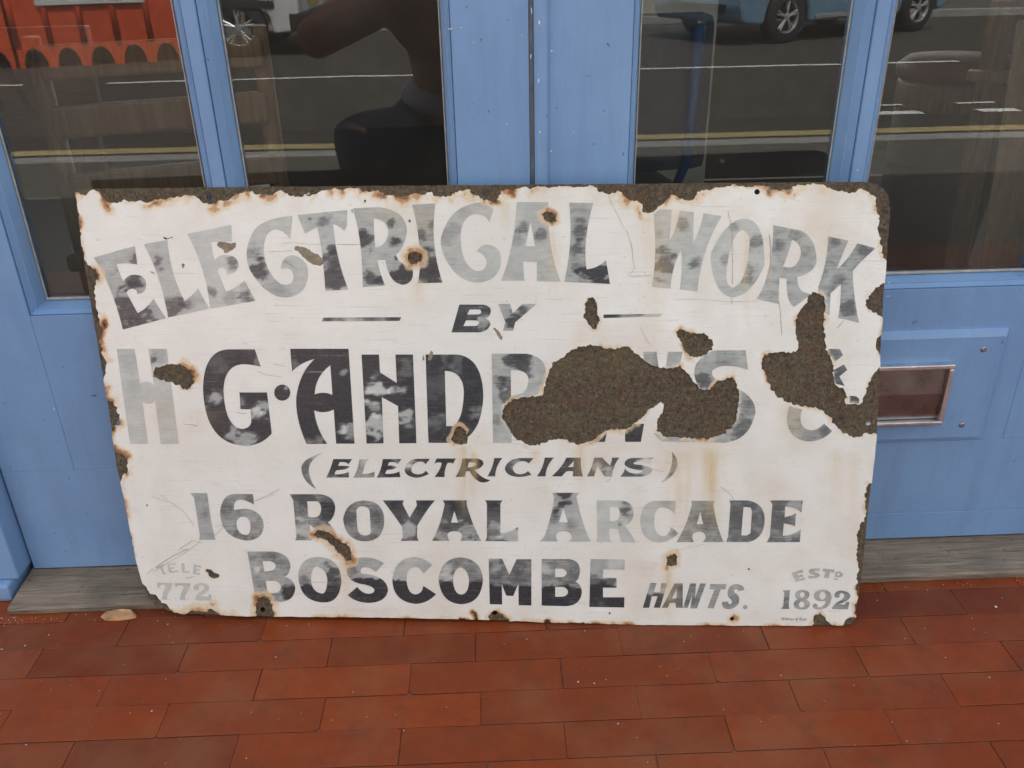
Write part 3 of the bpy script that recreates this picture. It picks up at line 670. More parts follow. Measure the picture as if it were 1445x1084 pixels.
# ------------------------------------------------------------------ lettering: crop, outline, depth of ink, patches (x, y, radius, change), wavy tide line (y, change)
GLYPH = [
 ('A','95,345 490,235 512,412 q 410,392 315,405 q 340,500 380,572 q 420,505 490,507 q 595,515 597,605 q 590,690 512,690 q 515,650 470,640 q 425,645 408,680 515,873 q 610,830 665,735 785,922 375,1030 q 270,600 95,345',.30,'450,910,240,.5 490,600,100,.5 490,340,55,.35',None),
 ('A','575,218 800,175 q 820,500 965,757 q 1040,710 1090,640 1200,832 805,915 q 740,520 575,218',.24,'715,390,70,.35 850,840,110,.4 1000,770,60,.25',None),
 ('B','38,322 460,238 468,395 270,400 q 275,500 298,575 q 340,525 400,522 q 525,525 527,620 q 520,705 418,705 q 420,660 380,645 q 330,645 328,680 410,873 q 530,825 585,765 690,960 258,1035 q 220,640 38,322',.16,'470,600,50,.4 620,900,80,.4 270,890,45,.4 450,930,70,.2',None),
 ('B','1043,150 1022,372 q 950,280 880,280 q 760,300 770,500 q 790,700 930,800 q 1050,830 1053,730 q 1045,650 985,650 930,655 q 945,535 1040,525 q 1195,560 1190,690 q 1190,900 990,928 q 790,930 640,670 q 560,500 670,300 q 740,180 1043,150',.22,'735,660,85,.6 660,510,70,.25 900,860,120,.15',None),
 ('C','80,225 585,175 580,335 555,385 q 500,330 440,318 450,400 q 480,700 597,982 362,995 q 340,600 280,345 155,415',.25,'205,270,30,.4 340,290,70,.3 430,570,45,.45 450,820,170,.6',None),
 ('C','640,160 q 780,148 905,145 q 1180,180 1192,380 q 1180,540 1080,630 q 1095,700 1200,740 1250,775 q 1270,920 1150,933 q 1010,920 972,682 890,682 q 920,830 970,942 742,957 q 740,450 640,160 | 855,262 q 990,270 1003,400 q 985,540 870,557 q 855,400 855,262',.30,'780,500,80,.55 1075,495,55,.55 1030,300,45,.45 810,860,70,.5 930,900,45,.5 1140,830,130,.75 740,400,40,.3',None),
 ('D','230,120 468,108 q 410,520 542,912 292,918 q 320,760 310,600 q 290,300 230,120',.36,'330,440,60,.35 420,780,170,.55 430,330,40,.25',None),
 ('D','1060,165 1018,300 q 980,215 875,215 q 720,240 725,480 q 740,760 900,795 q 990,790 990,700 q 970,610 890,600 q 920,525 1000,525 q 1140,545 1137,690 q 1120,900 900,910 q 700,910 580,680 q 490,520 545,400 q 640,110 960,95',.20,'600,400,110,.22 750,170,90,.12 640,700,60,.12',None),
 ('E','212,95 533,95 q 520,580 660,902 415,898 418,705 277,695 290,895 55,892 q 190,560 212,95 | 352,288 398,545 302,540',.22,'300,370,60,.35 450,430,80,.35 220,480,60,.2',None),
 ('E','745,100 990,105 q 880,480 922,778 q 1040,765 1120,685 1160,925 695,905 q 790,500 745,100',.34,'850,370,90,.3 830,570,70,.3 1050,840,140,.7 820,740,50,.2',None),
 ('F','85,150 q 120,115 160,95 268,100 248,410 q 330,280 352,110 492,125 488,440 q 560,300 592,138 778,165 q 570,500 530,930 350,908 q 390,700 362,512 q 270,680 258,902 68,882 q 130,560 85,150',.24,'190,640,120,.5 500,650,60,.35 370,250,60,.35 130,340,40,.2',None),
 ('F','1010,190 q 1150,195 1195,400 q 1215,540 1212,660 q 1080,980 880,990 q 700,960 668,600 670,540 q 830,190 1010,190 | 990,305 q 1060,320 1062,420 q 1040,860 885,892 q 815,860 825,740 q 870,330 990,305',.22,'1130,440,80,.35 1060,780,100,.3 830,600,50,.25 900,260,50,.25',None),
 ('G','192,97 q 300,125 430,145 q 580,200 580,430 q 540,540 410,560 q 400,640 450,690 530,720 q 400,820 375,830 q 300,760 315,580 248,570 240,805 40,760 q 190,560 192,97 | 360,230 q 460,270 435,380 q 400,480 342,478 280,470 q 330,350 360,230',.34,'240,280,70,.22 390,180,60,.2 480,330,60,.12',None),
 ('G','685,200 865,238 q 800,380 762,495 q 880,390 945,262 1110,305 q 980,420 905,510 q 910,740 962,975 775,928 q 800,780 798,628 705,710 695,908 600,850 597,650 q 680,430 685,200',.40,'740,250,50,.25 990,330,80,.25 870,840,60,.3 790,600,50,.2',None),
 ('H','1005,130 1165,130 q 1220,140 1218,175 q 1215,215 1180,222 q 1215,235 1215,265 q 1195,318 1130,318 952,318 | 1075,163 1140,163 q 1157,170 1152,185 q 1145,197 1125,197 1058,197 | 1050,237 1115,237 q 1140,243 1138,255 q 1130,275 1110,275 1032,275',.84,'1170,270,60,-.4 1080,200,40,-.2',None),
 ('c','105,840 180,840 198,900 260,840 350,840 212,958 200,1010 135,1010 150,955',.32,'185,940,60,.5 260,890,30,.35',None),
 ('H','85,218 612,215 600,240 72,243',.5,'560,228,50,.4 110,230,40,.25 300,228,70,-.2 410,228,30,.2',None),
 ('c','775,908 1150,903 1130,920 772,930',.5,'810,915,60,.45 1080,910,60,-.2',None),
 ('I','78,95 248,95 300,425 q 370,385 435,440 427,400 380,95 555,95 668,1000 498,1002 445,595 q 385,640 322,598 375,998 205,998',.17,'200,200,90,.12 470,150,70,.2 420,210,30,.4 230,470,70,.12',None),
 ('J','580,100 638,265 q 530,240 460,242 q 285,260 283,500 q 300,840 460,858 q 540,850 548,790 540,672 445,668 435,510 698,510 742,902 q 640,1015 490,1018 q 100,1000 88,460 q 100,110 330,100',.88,'190,560,85,-.55 670,640,75,-.5 450,940,120,-.5 600,700,50,-.4 600,240,50,-.3 450,590,30,-.3 200,220,80,-.12',None),
 ('J','o 843,512 77',.92,'880,470,18,-.5',None),
 ('K','72,95 628,95 685,998 510,998 487,672 q 395,720 300,680 q 320,860 425,1000 228,1000 q 120,760 130,560 q 160,320 305,192 q 180,220 90,310 | 455,250 475,535 q 390,495 305,530 q 310,360 455,250',.95,'650,850,70,-.5 360,970,70,-.4 120,270,50,-.3 590,315,30,-.5 560,860,40,-.4 240,980,50,-.3 380,605,85,.1',None),
 ('K','752,150 918,150 928,320 1088,420 1075,150 1242,150 1275,993 1112,995 1100,640 945,555 962,995 800,997',.90,'900,490,85,-.75 870,640,70,-.45 870,830,95,-.65 1180,720,75,-.6 1170,300,70,-.25 1160,500,40,-.5 820,960,40,.3 1060,480,40,-.3',None),
 ('L','75,150 380,150 q 615,180 625,540 q 610,960 330,990 103,990 | 258,305 q 440,310 440,520 q 430,780 340,830 272,832',.88,'560,720,90,-.3 160,740,70,-.25 380,230,60,-.2 250,190,40,-.25 170,420,120,-.1',None),
 ('L','705,142 1030,142 q 1230,170 1220,330 q 1200,540 1060,560 1240,990 1100,990 900,620 895,990 718,990 | 888,300 q 1060,290 1058,400 q 1040,500 985,525 888,545',.28,'970,190,110,.55 850,430,60,.35 840,540,60,.35 770,420,50,.25 760,780,50,.25',None),
 ('N','405,110 518,110 545,330 430,330',.42,'',None), ('N','615,112 740,110 690,330 585,330',.34,'',None), ('N','10,760 105,760 80,873 -20,873',.9,'',None), ('N','250,720 412,720 385,872 252,872',.9,'',None),
 ('N','1272,98 1292,265 q 1080,190 990,270 q 970,330 1080,370 q 1360,460 1355,620 q 1310,860 1090,880 560,868 490,800 700,760 q 1050,760 1130,620 q 1100,500 900,430 q 810,330 850,220 q 920,110 1020,98',.34,'900,360,80,.4 1100,190,80,.15 1300,560,80,.2 1240,780,90,.3',None),
 ('O','735,97 838,97 870,160 795,215 720,130',.55,'',None), ('O','878,245 910,298 835,360 885,450 800,430 780,300',.70,'',None), ('O','932,545 q 1010,540 1025,580 1020,620 935,610',.75,'',None),
 ('O','360,640 480,672 q 440,790 500,850 q 590,910 690,808 765,880 q 680,975 540,978 q 350,960 335,770 q 340,700 360,640',.42,'700,880,80,.15',None),
 ('P','205,30 q 60,70 58,140 q 70,240 165,288 q 110,210 112,140 q 120,80 205,30',.58,'190,50,50,-.3',None),
 ('P','290,72 428,72 400,110 q 385,88 335,95 325,122 q 360,118 408,125 q 395,148 340,150 312,155 q 295,175 300,183 q 360,185 402,165 403,205 238,207 q 270,150 290,72',.86,'270,200,50,-.3 390,190,40,-.2',None),
 ('P','480,75 550,72 q 520,90 510,150 500,180 q 550,182 590,162 588,205 435,207 q 470,150 480,75',.42,'530,80,40,-.25',None),
 ('P','650,72 785,72 758,110 q 745,88 695,95 685,120 q 720,115 752,128 q 740,148 680,150 665,178 q 720,185 770,162 778,203 605,207 q 640,150 650,72',.88,'760,90,40,-.4 630,190,40,-.25',None),
 ('P','895,70 992,70 960,110 q 950,88 915,90 q 860,100 855,150 q 860,182 910,183 q 950,180 960,155 985,180 q 930,208 890,207 q 815,200 808,150 q 820,80 895,70',.82,'850,90,30,-.4 830,130,25,-.3',None),
 ('P','1040,68 1180,68 1160,105 q 1140,95 1120,100 q 1095,150 1098,202 1025,202 q 1070,150 1078,100 q 1050,90 1025,105',.88,'',None),
 ('P','1228,68 1330,68 q 1385,75 1380,110 q 1365,140 1315,150 q 1370,215 1430,225 q 1400,248 1360,240 q 1310,220 1280,160 1255,160 1245,200 1178,202 q 1220,140 1228,68 | 1275,95 1310,95 q 1330,100 1322,118 q 1305,132 1265,132',.9,'',None),
 ('Q','65,65 125,65 q 75,120 72,198 15,198 q 55,140 65,65',.82,'',None),
 ('Q','250,65 352,65 315,105 q 300,85 260,88 q 205,100 200,145 q 210,185 260,182 q 295,178 310,158 335,185 q 290,202 235,202 q 150,195 142,140 q 160,75 250,65',.72,'230,90,50,-.3',None),
 ('Q','432,62 500,62 q 440,120 438,198 375,198 q 420,140 432,62',.82,'',None),
 ('Q','590,62 695,62 q 690,140 710,198 635,198 640,162 q 600,155 585,165 555,198 482,198 q 560,130 590,62 | 645,85 640,130 600,130',.80,'',None),
 ('Q','790,62 850,62 905,120 q 920,90 920,62 975,62 q 930,110 920,200 868,200 q 830,150 815,120 790,198 738,198 q 780,130 790,62',.68,'880,180,40,-.35 800,130,30,-.3',None),
 ('Q','1060,65 1220,62 1190,108 q 1160,85 1100,90 q 1060,100 1085,110 q 1200,120 1215,150 q 1200,200 1110,200 980,200 q 1010,170 1015,140 q 1035,175 1090,178 q 1150,175 1140,155 q 1010,140 1012,105 q 1015,75 1060,65',.70,'1190,140,70,-.4 1190,80,40,-.3',None),
 ('Q','1355,22 q 1400,60 1395,120 q 1370,210 1275,245 q 1340,190 1352,120 q 1365,70 1355,22',.55,'1300,220,50,-.3',None),
 ('R','30,70 172,70 205,300 235,440 245,465 105,465 112,430 62,110',.33,'160,250,60,.12',None),
 ('R','560,78 572,170 q 500,125 445,127 q 390,140 402,215 q 440,203 510,203 q 650,230 652,350 q 640,470 510,472 q 290,450 282,230 q 300,80 400,78 | 480,270 q 535,275 540,340 q 545,425 500,425 q 430,420 420,330 q 425,270 480,270',.42,'330,200,60,.18 540,120,50,.2 460,440,70,.2',None),
 ('R','872,80 1130,80 q 1255,95 1258,200 q 1250,290 1195,318 q 1240,360 1250,400 1300,470 1200,470 1040,335 1060,470 920,470 930,440 902,130 | 1020,140 1110,140 q 1145,170 1138,220 q 1130,270 1090,275 1030,272',.52,'1210,200,90,.4 1000,100,80,.25 990,370,70,-.3',None),
 ('S','165,122 q 320,130 322,280 q 315,440 175,442 q 20,440 0,270 q 20,130 165,122 | 150,168 q 205,170 208,215 218,370 q 210,398 165,397 q 115,385 112,340 102,200 q 115,168 150,168',.48,'40,250,60,.2 260,250,60,.15',None),
 ('S','310,122 475,122 465,150 520,258 578,160 570,122 720,122 q 670,170 580,320 578,410 590,438 450,438 468,410 462,330 q 380,210 310,122',.72,'520,390,70,-.35 640,140,80,.15 400,150,80,.15',None),
 ('S','780,122 970,122 965,150 q 1010,320 1080,438 915,438 932,400 q 925,362 870,362 q 812,365 815,400 830,438 695,438 q 760,330 795,150 | 870,205 900,297 843,295',.70,'780,400,80,-.3 1000,350,90,-.3 880,160,70,.2',None),
 ('S','1112,122 1245,122 1230,150 1230,378 q 1320,370 1368,330 1368,442 1112,440 1125,410 1125,150',.66,'1330,400,80,-.4 1180,160,70,.2 1180,370,60,-.15',None),
 ('T','165,78 425,78 400,115 q 460,400 540,548 325,550 355,520 q 360,455 280,448 q 205,450 202,500 220,548 45,548 90,500 q 160,320 188,120 | 275,225 318,365 232,362',.26,'290,125,90,.6 170,330,50,.25 210,270,40,.2 350,390,50,.2',None),
 ('T','598,152 840,152 q 950,170 955,270 q 950,370 870,392 930,480 980,558 835,555 800,428 722,425 720,520 750,555 590,550 605,520 | 722,215 790,215 q 825,230 822,280 q 815,350 770,352 722,352',.16,'880,260,70,.45 820,380,25,.4 640,300,60,-.05',None),
 ('T','1150,155 1362,155 1355,285 q 1310,222 1220,218 q 1150,240 1152,370 q 1160,490 1240,500 q 1300,490 1315,410 1392,468 q 1300,560 1200,560 q 1020,540 1018,350 q 1030,180 1150,155',.17,'1270,180,80,.18 1350,460,45,.3',None),
 ('U','275,155 498,155 488,190 q 520,420 590,555 385,555 412,520 q 415,455 350,455 q 282,460 282,510 300,555 130,555 q 230,400 282,190 | 362,262 390,380 327,382',.48,'450,330,90,.12',None),
 ('U','645,152 820,152 q 985,180 985,340 q 980,520 830,555 610,555 632,500 655,180 | 780,215 850,220 862,260 848,470 810,492 758,490',.58,'720,300,80,.12 930,330,60,.1',None),
 ('U','1038,152 1355,152 1340,270 q 1280,215 1185,210 1178,315 q 1250,300 1288,275 1280,405 q 1230,380 1170,375 1160,495 q 1270,490 1335,430 1325,555 1005,558 1035,500 1060,190',.58,'1120,300,90,.12 1300,200,80,-.15 1290,500,70,-.12',None),
 ('V','27,45 210,45 q 340,60 340,160 q 330,220 295,228 q 375,250 375,320 q 360,410 260,410 90,405 | 138,115 190,115 q 235,125 233,155 q 225,190 150,190 | 160,258 225,258 q 272,270 270,310 q 265,345 215,347 175,345',.42,'345,350,50,.55 200,80,60,.15 100,180,18,-.4',None),
 ('V','535,85 q 705,90 710,260 q 700,415 585,415 q 400,410 397,210 q 410,90 535,85 | 530,155 q 600,170 608,250 q 605,350 570,350 q 490,340 490,240 q 490,165 530,155',.30,'670,250,85,.5 440,260,40,.3',(290,.62)),
 ('V','880,88 q 960,90 1020,130 960,195 q 920,155 870,160 q 840,175 855,205 q 1045,220 1048,330 q 1030,415 910,418 q 810,415 755,362 825,302 q 860,350 910,352 q 950,350 950,325 q 945,300 880,285 q 745,270 748,170 q 770,90 880,88',.32,'790,190,45,.25',(235,.62)),
 ('V','1240,85 q 1310,88 1370,145 1305,205 q 1280,160 1245,158 q 1180,170 1183,250 q 1190,355 1250,357 q 1300,350 1305,295 1398,355 q 1330,425 1250,425 q 1085,410 1080,250 q 1095,95 1240,85',.27,'',(262,.68)),
 ('W','205,88 q 360,100 370,250 q 360,420 215,428 q 60,420 48,240 q 70,95 205,88 | 205,160 q 265,175 270,260 q 265,355 212,358 q 155,350 153,250 q 160,170 205,160',.50,'100,215,55,-.32',(258,.48)),
 ('W','412,98 510,98 562,215 615,102 722,102 722,437 630,435 628,280 590,368 540,366 507,282 510,430 420,428',.58,'450,130,50,-.15',(292,.40)),
 ('W','797,100 990,100 q 1075,110 1075,185 q 1070,250 1040,265 q 1090,285 1088,345 q 1075,440 970,442 797,438 | 895,170 945,170 q 980,180 978,205 q 970,232 930,232 895,232 | 895,302 950,302 q 990,312 988,345 q 980,374 930,374 895,374',.48,'830,180,40,-.2 1030,200,50,.12',(298,.48)),
 ('W','1152,100 1400,104 1398,178 1245,175 1240,235 1342,238 1340,308 1242,308 1242,378 1398,378 1396,452 1143,447',.30,'1190,270,60,.35 1300,260,60,.35 1330,140,70,-.12',(285,.62)),
 ('Y','100,125 138,125 120,183 160,183 168,125 206,125 160,280 120,280 145,208 108,208 92,280 52,280',.42,'',(190,.42)),
 ('Y','250,128 302,128 302,280 258,280 258,250 222,250 208,280 170,280 | 265,160 262,222 235,222',.52,'210,265,30,.2',None),
 ('Y','348,128 385,128 378,220 412,128 447,128 390,284 350,284 362,200 332,280 305,280',.50,'',None),
 ('Y','475,132 575,132 568,165 540,165 495,284 457,282 500,165 468,165',.44,'',None),
 ('Y','640,132 q 690,140 685,170 650,175 q 650,160 628,165 q 610,180 640,195 q 665,215 650,255 q 620,295 580,288 q 545,285 548,245 585,240 q 585,262 605,255 q 622,240 590,215 q 575,195 590,160 q 605,132 640,132',.46,'',None),
 ('Y','o 692,275 14',.42,'',None),
 ('Y','985,60 1050,42 1056,60 1020,68 1025,78 1050,72 1055,85 1028,92 1032,100 1062,90 1068,105 1008,118',.26,'',None),
 ('Y','1120,35 1158,32 1158,52 q 1130,48 1118,55 q 1160,60 1160,80 q 1150,98 1090,97 1088,78 q 1120,85 1132,78 q 1085,70 1090,50 q 1100,35 1120,35',.28,'',None),
 ('Y','1180,35 1252,42 1248,62 1225,55 1215,95 1185,92 1195,55 1178,55',.28,'',None),
 ('Y','1255,55 1285,52 q 1310,65 1300,82 q 1285,95 1255,88 | 1268,65 q 1290,65 1285,75 1268,80',.28,'',None), ('Y','1250,98 1275,96 1272,105 1250,106',.28,'',None),
 ('Y','925,172 972,170 965,270 970,288 915,288 930,270 938,185',.42,'945,270,30,.15',None),
 ('Y','1048,168 q 1098,172 1095,200 q 1090,222 1075,228 q 1100,240 1098,262 q 1090,292 1045,292 q 995,290 995,258 q 998,236 1020,228 q 1003,215 1003,198 q 1010,168 1048,168 | 1048,182 q 1066,185 1065,200 q 1060,215 1048,218 q 1035,212 1035,198 q 1036,185 1048,182 | 1045,240 q 1065,245 1064,260 q 1060,278 1045,278 q 1028,275 1028,258 q 1030,244 1045,240',.36,'',None),
 ('Y','1175,165 q 1232,170 1232,215 q 1228,290 1150,292 q 1110,288 1115,262 q 1130,245 1145,262 q 1145,278 1155,278 q 1195,270 1195,235 q 1125,250 1122,205 q 1130,168 1175,165 | 1178,180 q 1198,185 1196,208 q 1192,228 1175,230 q 1155,225 1157,205 q 1160,182 1178,180',.34,'',None),
 ('Y','1298,172 q 1352,180 1350,210 q 1340,240 1275,258 1315,262 1325,245 1345,243 1335,290 1235,288 q 1240,255 1290,235 q 1318,215 1310,195 q 1295,182 1283,195 q 1290,215 1268,218 q 1245,215 1252,195 q 1262,172 1298,172',.48,'',None),
 ('X','235,285 345,232 362,240 355,262 332,268 365,360 408,385 345,388 300,300 255,300',.17,'',None),
 ('X','405,232 540,215 540,245 440,250 460,285 520,275 520,300 470,308 480,340 570,325 580,355 435,368',.12,'',None),
 ('X','618,218 670,220 670,335 752,340 745,368 630,360',.12,'',None),
 ('X','812,232 930,262 920,290 850,270 848,300 900,310 895,335 848,325 845,360 905,370 908,395 795,385',.13,'',None),
 ('X','248,512 490,520 q 470,600 420,680 q 395,740 405,765 492,770 325,775 q 330,680 370,600 q 395,560 340,548 q 285,548 285,600 262,598',.17,'',None),
 ('X','520,520 762,525 q 745,610 690,690 q 670,740 680,770 772,782 600,780 q 605,690 650,610 q 670,570 620,555 q 560,550 555,582 530,582',.17,'',None),
 ('X','930,522 q 1050,530 1042,610 q 1020,680 900,720 1030,730 1050,690 1072,690 1085,790 845,785 q 820,720 900,660 q 990,610 970,575 q 950,545 890,555 q 900,630 855,635 q 800,625 808,575 q 830,525 930,522',.17,'',None),
]
for gi, (key, txt, base, blobs, tide) in enumerate(GLYPH):
    ox, oy, s = CROP[key]; cs = contour(key, txt)
    cs = [c if np.hypot(*(c[0]-c[-1])) > .3 else c[:-1] for c in cs]
    allp = np.concatenate(cs); lo, hi = allp.min(0)-1, allp.max(0)+1
    gx, gy = np.meshgrid(np.arange(lo[0], hi[0], 2.4), np.arange(lo[1], hi[1], 2.4)); G = np.c_[gx.ravel(), gy.ravel()]
    ins_ = np.zeros(len(G), int)
    for c in cs: ins_ += inside(G, c)
    G = G[ins_ % 2 == 1]; cons = [(resample(c, 3.5), True) for c in cs]; cut = []
    for p in ALLH:
        pl, ph = p.min(0), p.max(0)
        if (pl > hi).any() or (ph < lo).any(): continue
        cut.append(p); m = ((p > lo-4) & (p < hi+4)).all(1)
        if m.all(): cons.append((p, True)); continue
        idx = np.where(m)[0]
        if len(idx) < 2: continue
        for run in np.split(idx, np.where(np.diff(idx) > 1)[0]+1):
            if len(run) > 1: cons.append((p[run], False))
    V, T = cdt(G, cons)
    cen = V[T].mean(1); k = np.zeros(len(T), int)
    for c in cs: k += inside(cen, c)
    keep = k % 2 == 1
    for p in cut: keep &= ~inside(cen, p)
    if not keep.any(): continue
    def at(P, base=base, blobs=blobs, tide=tide, ox=ox, oy=oy, s=s, gi=gi):
        Z = np.c_[(P[:,0]-ox)*s, (P[:,1]-oy)*s]; ink = np.full(len(P), base)
        n1 = fbm(P[:,0]/17, P[:,1]/9, gi+3, 4); n2 = fbm(P[:,0]/7, P[:,1]/4, gi+40, 3); w = 4*base*(1-base)
        ink = ink + (n1-.5)*.36*max(w, .2) + (n2-.5)*.16*max(w, .2)
        for b in blobs.split():
            x, y, r, d = map(float, b.split(','))
            q = np.hypot(Z[:,0]-x, Z[:,1]-y)/r + (n1-.5)*2.5 + (n2-.5)*1.2
            ink = ink + d*np.clip((1.2-q)/.62, 0, 1)
        if tide:
            y, d = tide; ink = ink + d*np.clip(((Z[:,1]-y)/s + (fbm(P[:,0]/9, P[:,0]*0, 9, 3)-.5)*9)/1.3, 0, 1)
        h, st, e, g = surface_attrs(P)
        return dict(ink=np.clip(ink, .02, 1), halo=h, stain=st, edge=e*.6)
    layer('letter', V, T[keep], -.0019, None, M['ink'], sign, at)
# maker's line, tiny italic print
fc = bpy.data.curves.new('maker_text', 'FONT'); fc.body = 'Willman & Royc'; fc.shear = .3; fc.resolution_u = 2
a, b = sp([(1100.5, 880.5), (1137.5, 881)]); fc.size = 1.0
fo = bpy.data.objects.new('maker_text', fc); COL.objects.link(fo); bpy.context.view_layer.update()
me = bpy.data.meshes.new_from_object(fo.evaluated_get(bpy.context.evaluated_depsgraph_get())); bpy.data.objects.remove(fo)
co = np.zeros(len(me.vertices)*3); me.vertices.foreach_get('co', co); co = co.reshape(-1, 3); k = (b[0]-a[0])/max(co[:,0].max(), 1e-6)
out = np.c_[a[0]+co[:,0]*k, np.full(len(co), -.0019), a[1]+co[:,1]*k*1.2]; me.vertices.foreach_set('co', out.ravel()); me.update()
me.materials.clear(); me.attributes.new('ink', 'FLOAT', 'POINT').data.foreach_set('value', np.full(len(co), .7, np.float32))
o = link('maker_text', me, M['ink'], sign); o['label'] = 'tiny dark maker name printed along the bottom edge'
# scratches scored into the enamel
SCR = [('R','-60,545 60,470 130,490',1.2),('z','218,812 262,786 285,770',1.1),('z','228,705 262,728 276,748',.8),('R','580,140 700,85 790,35',1.2),('R','140,440 240,430 300,370 310,340',1.0),('R','240,355 300,335',.8),
 ('G','158,185 172,300 165,480 140,570',1.6),('G','245,780 258,900 270,1084',1.2),('F','840,120 870,230 885,330 890,860',1.2),('F','880,1000 885,1060',1.4),('b','0,405 60,400 150,412 230,410',.7),('C','480,525 720,525',1.0),('B','790,495 1040,485',.8),('b','310,412 430,412',.6),
 ('U','560,20 640,80 690,140',1.1),('U','120,640 280,600 400,575',.9),('g','0,128 120,122 320,140 500,135',.6),('Q','1215,150 1290,165',.8),('Q','880,240 915,210',1.),('J','470,35 515,50',1.),('J','600,310 720,350 830,360',1.),('J','760,240 870,265',.8),('J','410,700 500,715',1.2),
 ('I','720,815 800,815 850,830',1.3),('c','920,370 955,480 970,620 930,665 1080,660',.9),('c','800,150 910,370',.5),('X','230,285 480,120 720,0',3.),('X','95,380 190,300',2.5),('X','690,455 810,420',3.),('B','960,580 1090,660',1.5),('G','770,1020 830,950',1.2),('d','10,830 40,890 60,920',.8),('k','780,385 860,415',.6)]
bm = bmesh.new()
for key, txt, w in SCR:
    ox, oy, s = CROP[key]; p = np.array([[float(v) for v in t.split(',')] for t in txt.split()]); p = np.c_[ox+p[:,0]/s, oy+p[:,1]/s]
    q = [p[0]]
    for a, b in zip(p, p[1:]):
        n = max(1, int(np.hypot(*(b-a))/5)); q += [a+(b-a)*t/n for t in range(1, n+1)]
    q = np.array(q); q = q + (np.c_[fbm(q[:,0]/6, q[:,1]/6, 2, 2), fbm(q[:,0]/6, q[:,1]/6, 6, 2)]-.5)*1.6
    uv = sp(q); wd = (.3+.55*fbm(q[:,0]/4, q[:,1]/4, 3, 2))*w/max(1, s/6)*.00062
    t = np.gradient(uv, axis=0); t /= np.hypot(t[:,0], t[:,1])[:,None]+1e-9; nn = np.c_[-t[:,1], t[:,0]]
    L_ = [bm.verts.new((x, -.0021, y)) for x, y in uv+nn*wd[:,None]]; R_ = [bm.verts.new((x, -.0021, y)) for x, y in uv-nn*wd[:,None]]
    for i in range(len(uv)-1): bm.faces.new((L_[i], L_[i+1], R_[i+1], R_[i]))
o = bm_obj('scratches', bm, M['scratch'], sign); o['kind'] = 'stuff'
# ------------------------------------------------------------------ litter on the floor
bm = bmesh.new(); pts = []
for a in np.linspace(0, 2*math.pi, 15)[:-1]:
    q = .86+.22*random.random(); pts.append((math.cos(a)*.032*q, math.sin(a)*.0125*q))
c = on_z(168, 870); top = [bm.verts.new((c[0]+x*.86, c[1]+y*.86, .0065+random.uniform(-.0015,.002))) for x, y in pts]; bot = [bm.verts.new((c[0]+x, c[1]+y, .0004)) for x, y in pts]
n = len(pts)
for i in range(n): bm.faces.new((bot[i], bot[(i+1)%n], top[(i+1)%n], top[i]))
bm.faces.new(top); bm.faces.new(bot[::-1])
tag(bm_obj('mortar_lump', bm, M['tan']), 'tan crumbling mortar lump lying against the threshold left of the sign', 'rubble')
bm = bmesh.new(); rg = random.Random(21)
def crumb(x, y, s):
    k = 5; v = [bm.verts.new((x+math.cos(6.28*i/k+rg.random())*s*rg.uniform(.4,1), y+math.sin(6.28*i/k+rg.random())*s*rg.uniform(.4,1), .0012)) for i in range(k)]
    t = bm.verts.new((x, y, .0012+s*.6))
    for i in range(k): bm.faces.new((v[i], v[(i+1)%k], t))
for px, py, s in ((717,0,0),(237,882,2.2),(238,899,1.4),(69,897,2),(36,912,2.4),(3,917,2.2),(140,975.5,1.6),(214,1004.5,2.4),(37,1052,1.7),(389.5,928.5,2),(816,963,2),(838.5,965,1.6),(1405,857,3.4),(1374,889,1.7),(1021,1002,1.5),(1396,957,1.8),(1102,954,1.8),(1409,1022,1.5),(1277,902,1.5),(1334,929,1.4),(348,1071,1.6),(630,999,1.2),(872,1022,2),(1163,990,.9)):
    if s: p = on_z(px, py); crumb(p[0], p[1], s/1000)
for i in range(220):
    x = rg.uniform(-1.0, 1.0); y = -rg.random()**1.6*.42-.09; crumb(x, y, rg.uniform(.4, 1.4)/1000)
for i in range(130):                                   # dirt swept into the corner by the jamb and along the threshold
    x = XL-.06+abs(rg.gauss(0, .07)) if i < 70 else rg.uniform(-.8, .95); y = -.10-abs(rg.gauss(0, .012)); crumb(x, y, rg.uniform(.4, 1.5)/1000)
tag(bm_obj('grit', bm, M['grit']), 'pale crumbs and grit scattered over the red bricks', kind='stuff')

# ------------------------------------------------------------------ the room behind the glass
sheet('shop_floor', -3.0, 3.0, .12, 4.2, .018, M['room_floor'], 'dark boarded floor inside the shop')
for nm, v in (('shop_wall', [(-3,4.2,0),(3,4.2,0),(3,4.2,1.1),(-3,4.2,1.1)]), ('shop_wall', [(-3,4.2,2.7),(3,4.2,2.7),(3,4.2,3),(-3,4.2,3)]), ('shop_wall', [(-3,.25,0),(-3,4.2,0),(-3,4.2,3),(-3,.25,3)]), ('shop_wall', [(3,.25,0),(3,4.2,0),(3,4.2,3),(3,.25,3)]), ('shop_ceiling', [(-3,.25,3),(3,.25,3),(3,4.2,3),(-3,4.2,3)])):  # rear wall left open between its strips, a made-up gap admitting sky light
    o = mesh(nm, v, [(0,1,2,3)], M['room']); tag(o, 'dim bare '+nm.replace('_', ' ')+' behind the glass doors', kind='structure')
sheet('sun_screen', -3.5, 3.5, 4.25, 7.2, 2.78, M['slate'], 'slate-grey sheet added out of view to block sun behind the shop')  # added sheet, never in view, stops sun falling through the rear gap
def local(o, p, rz=0):
    o.location = p; o.rotation_euler = (0, 0, rz); return o
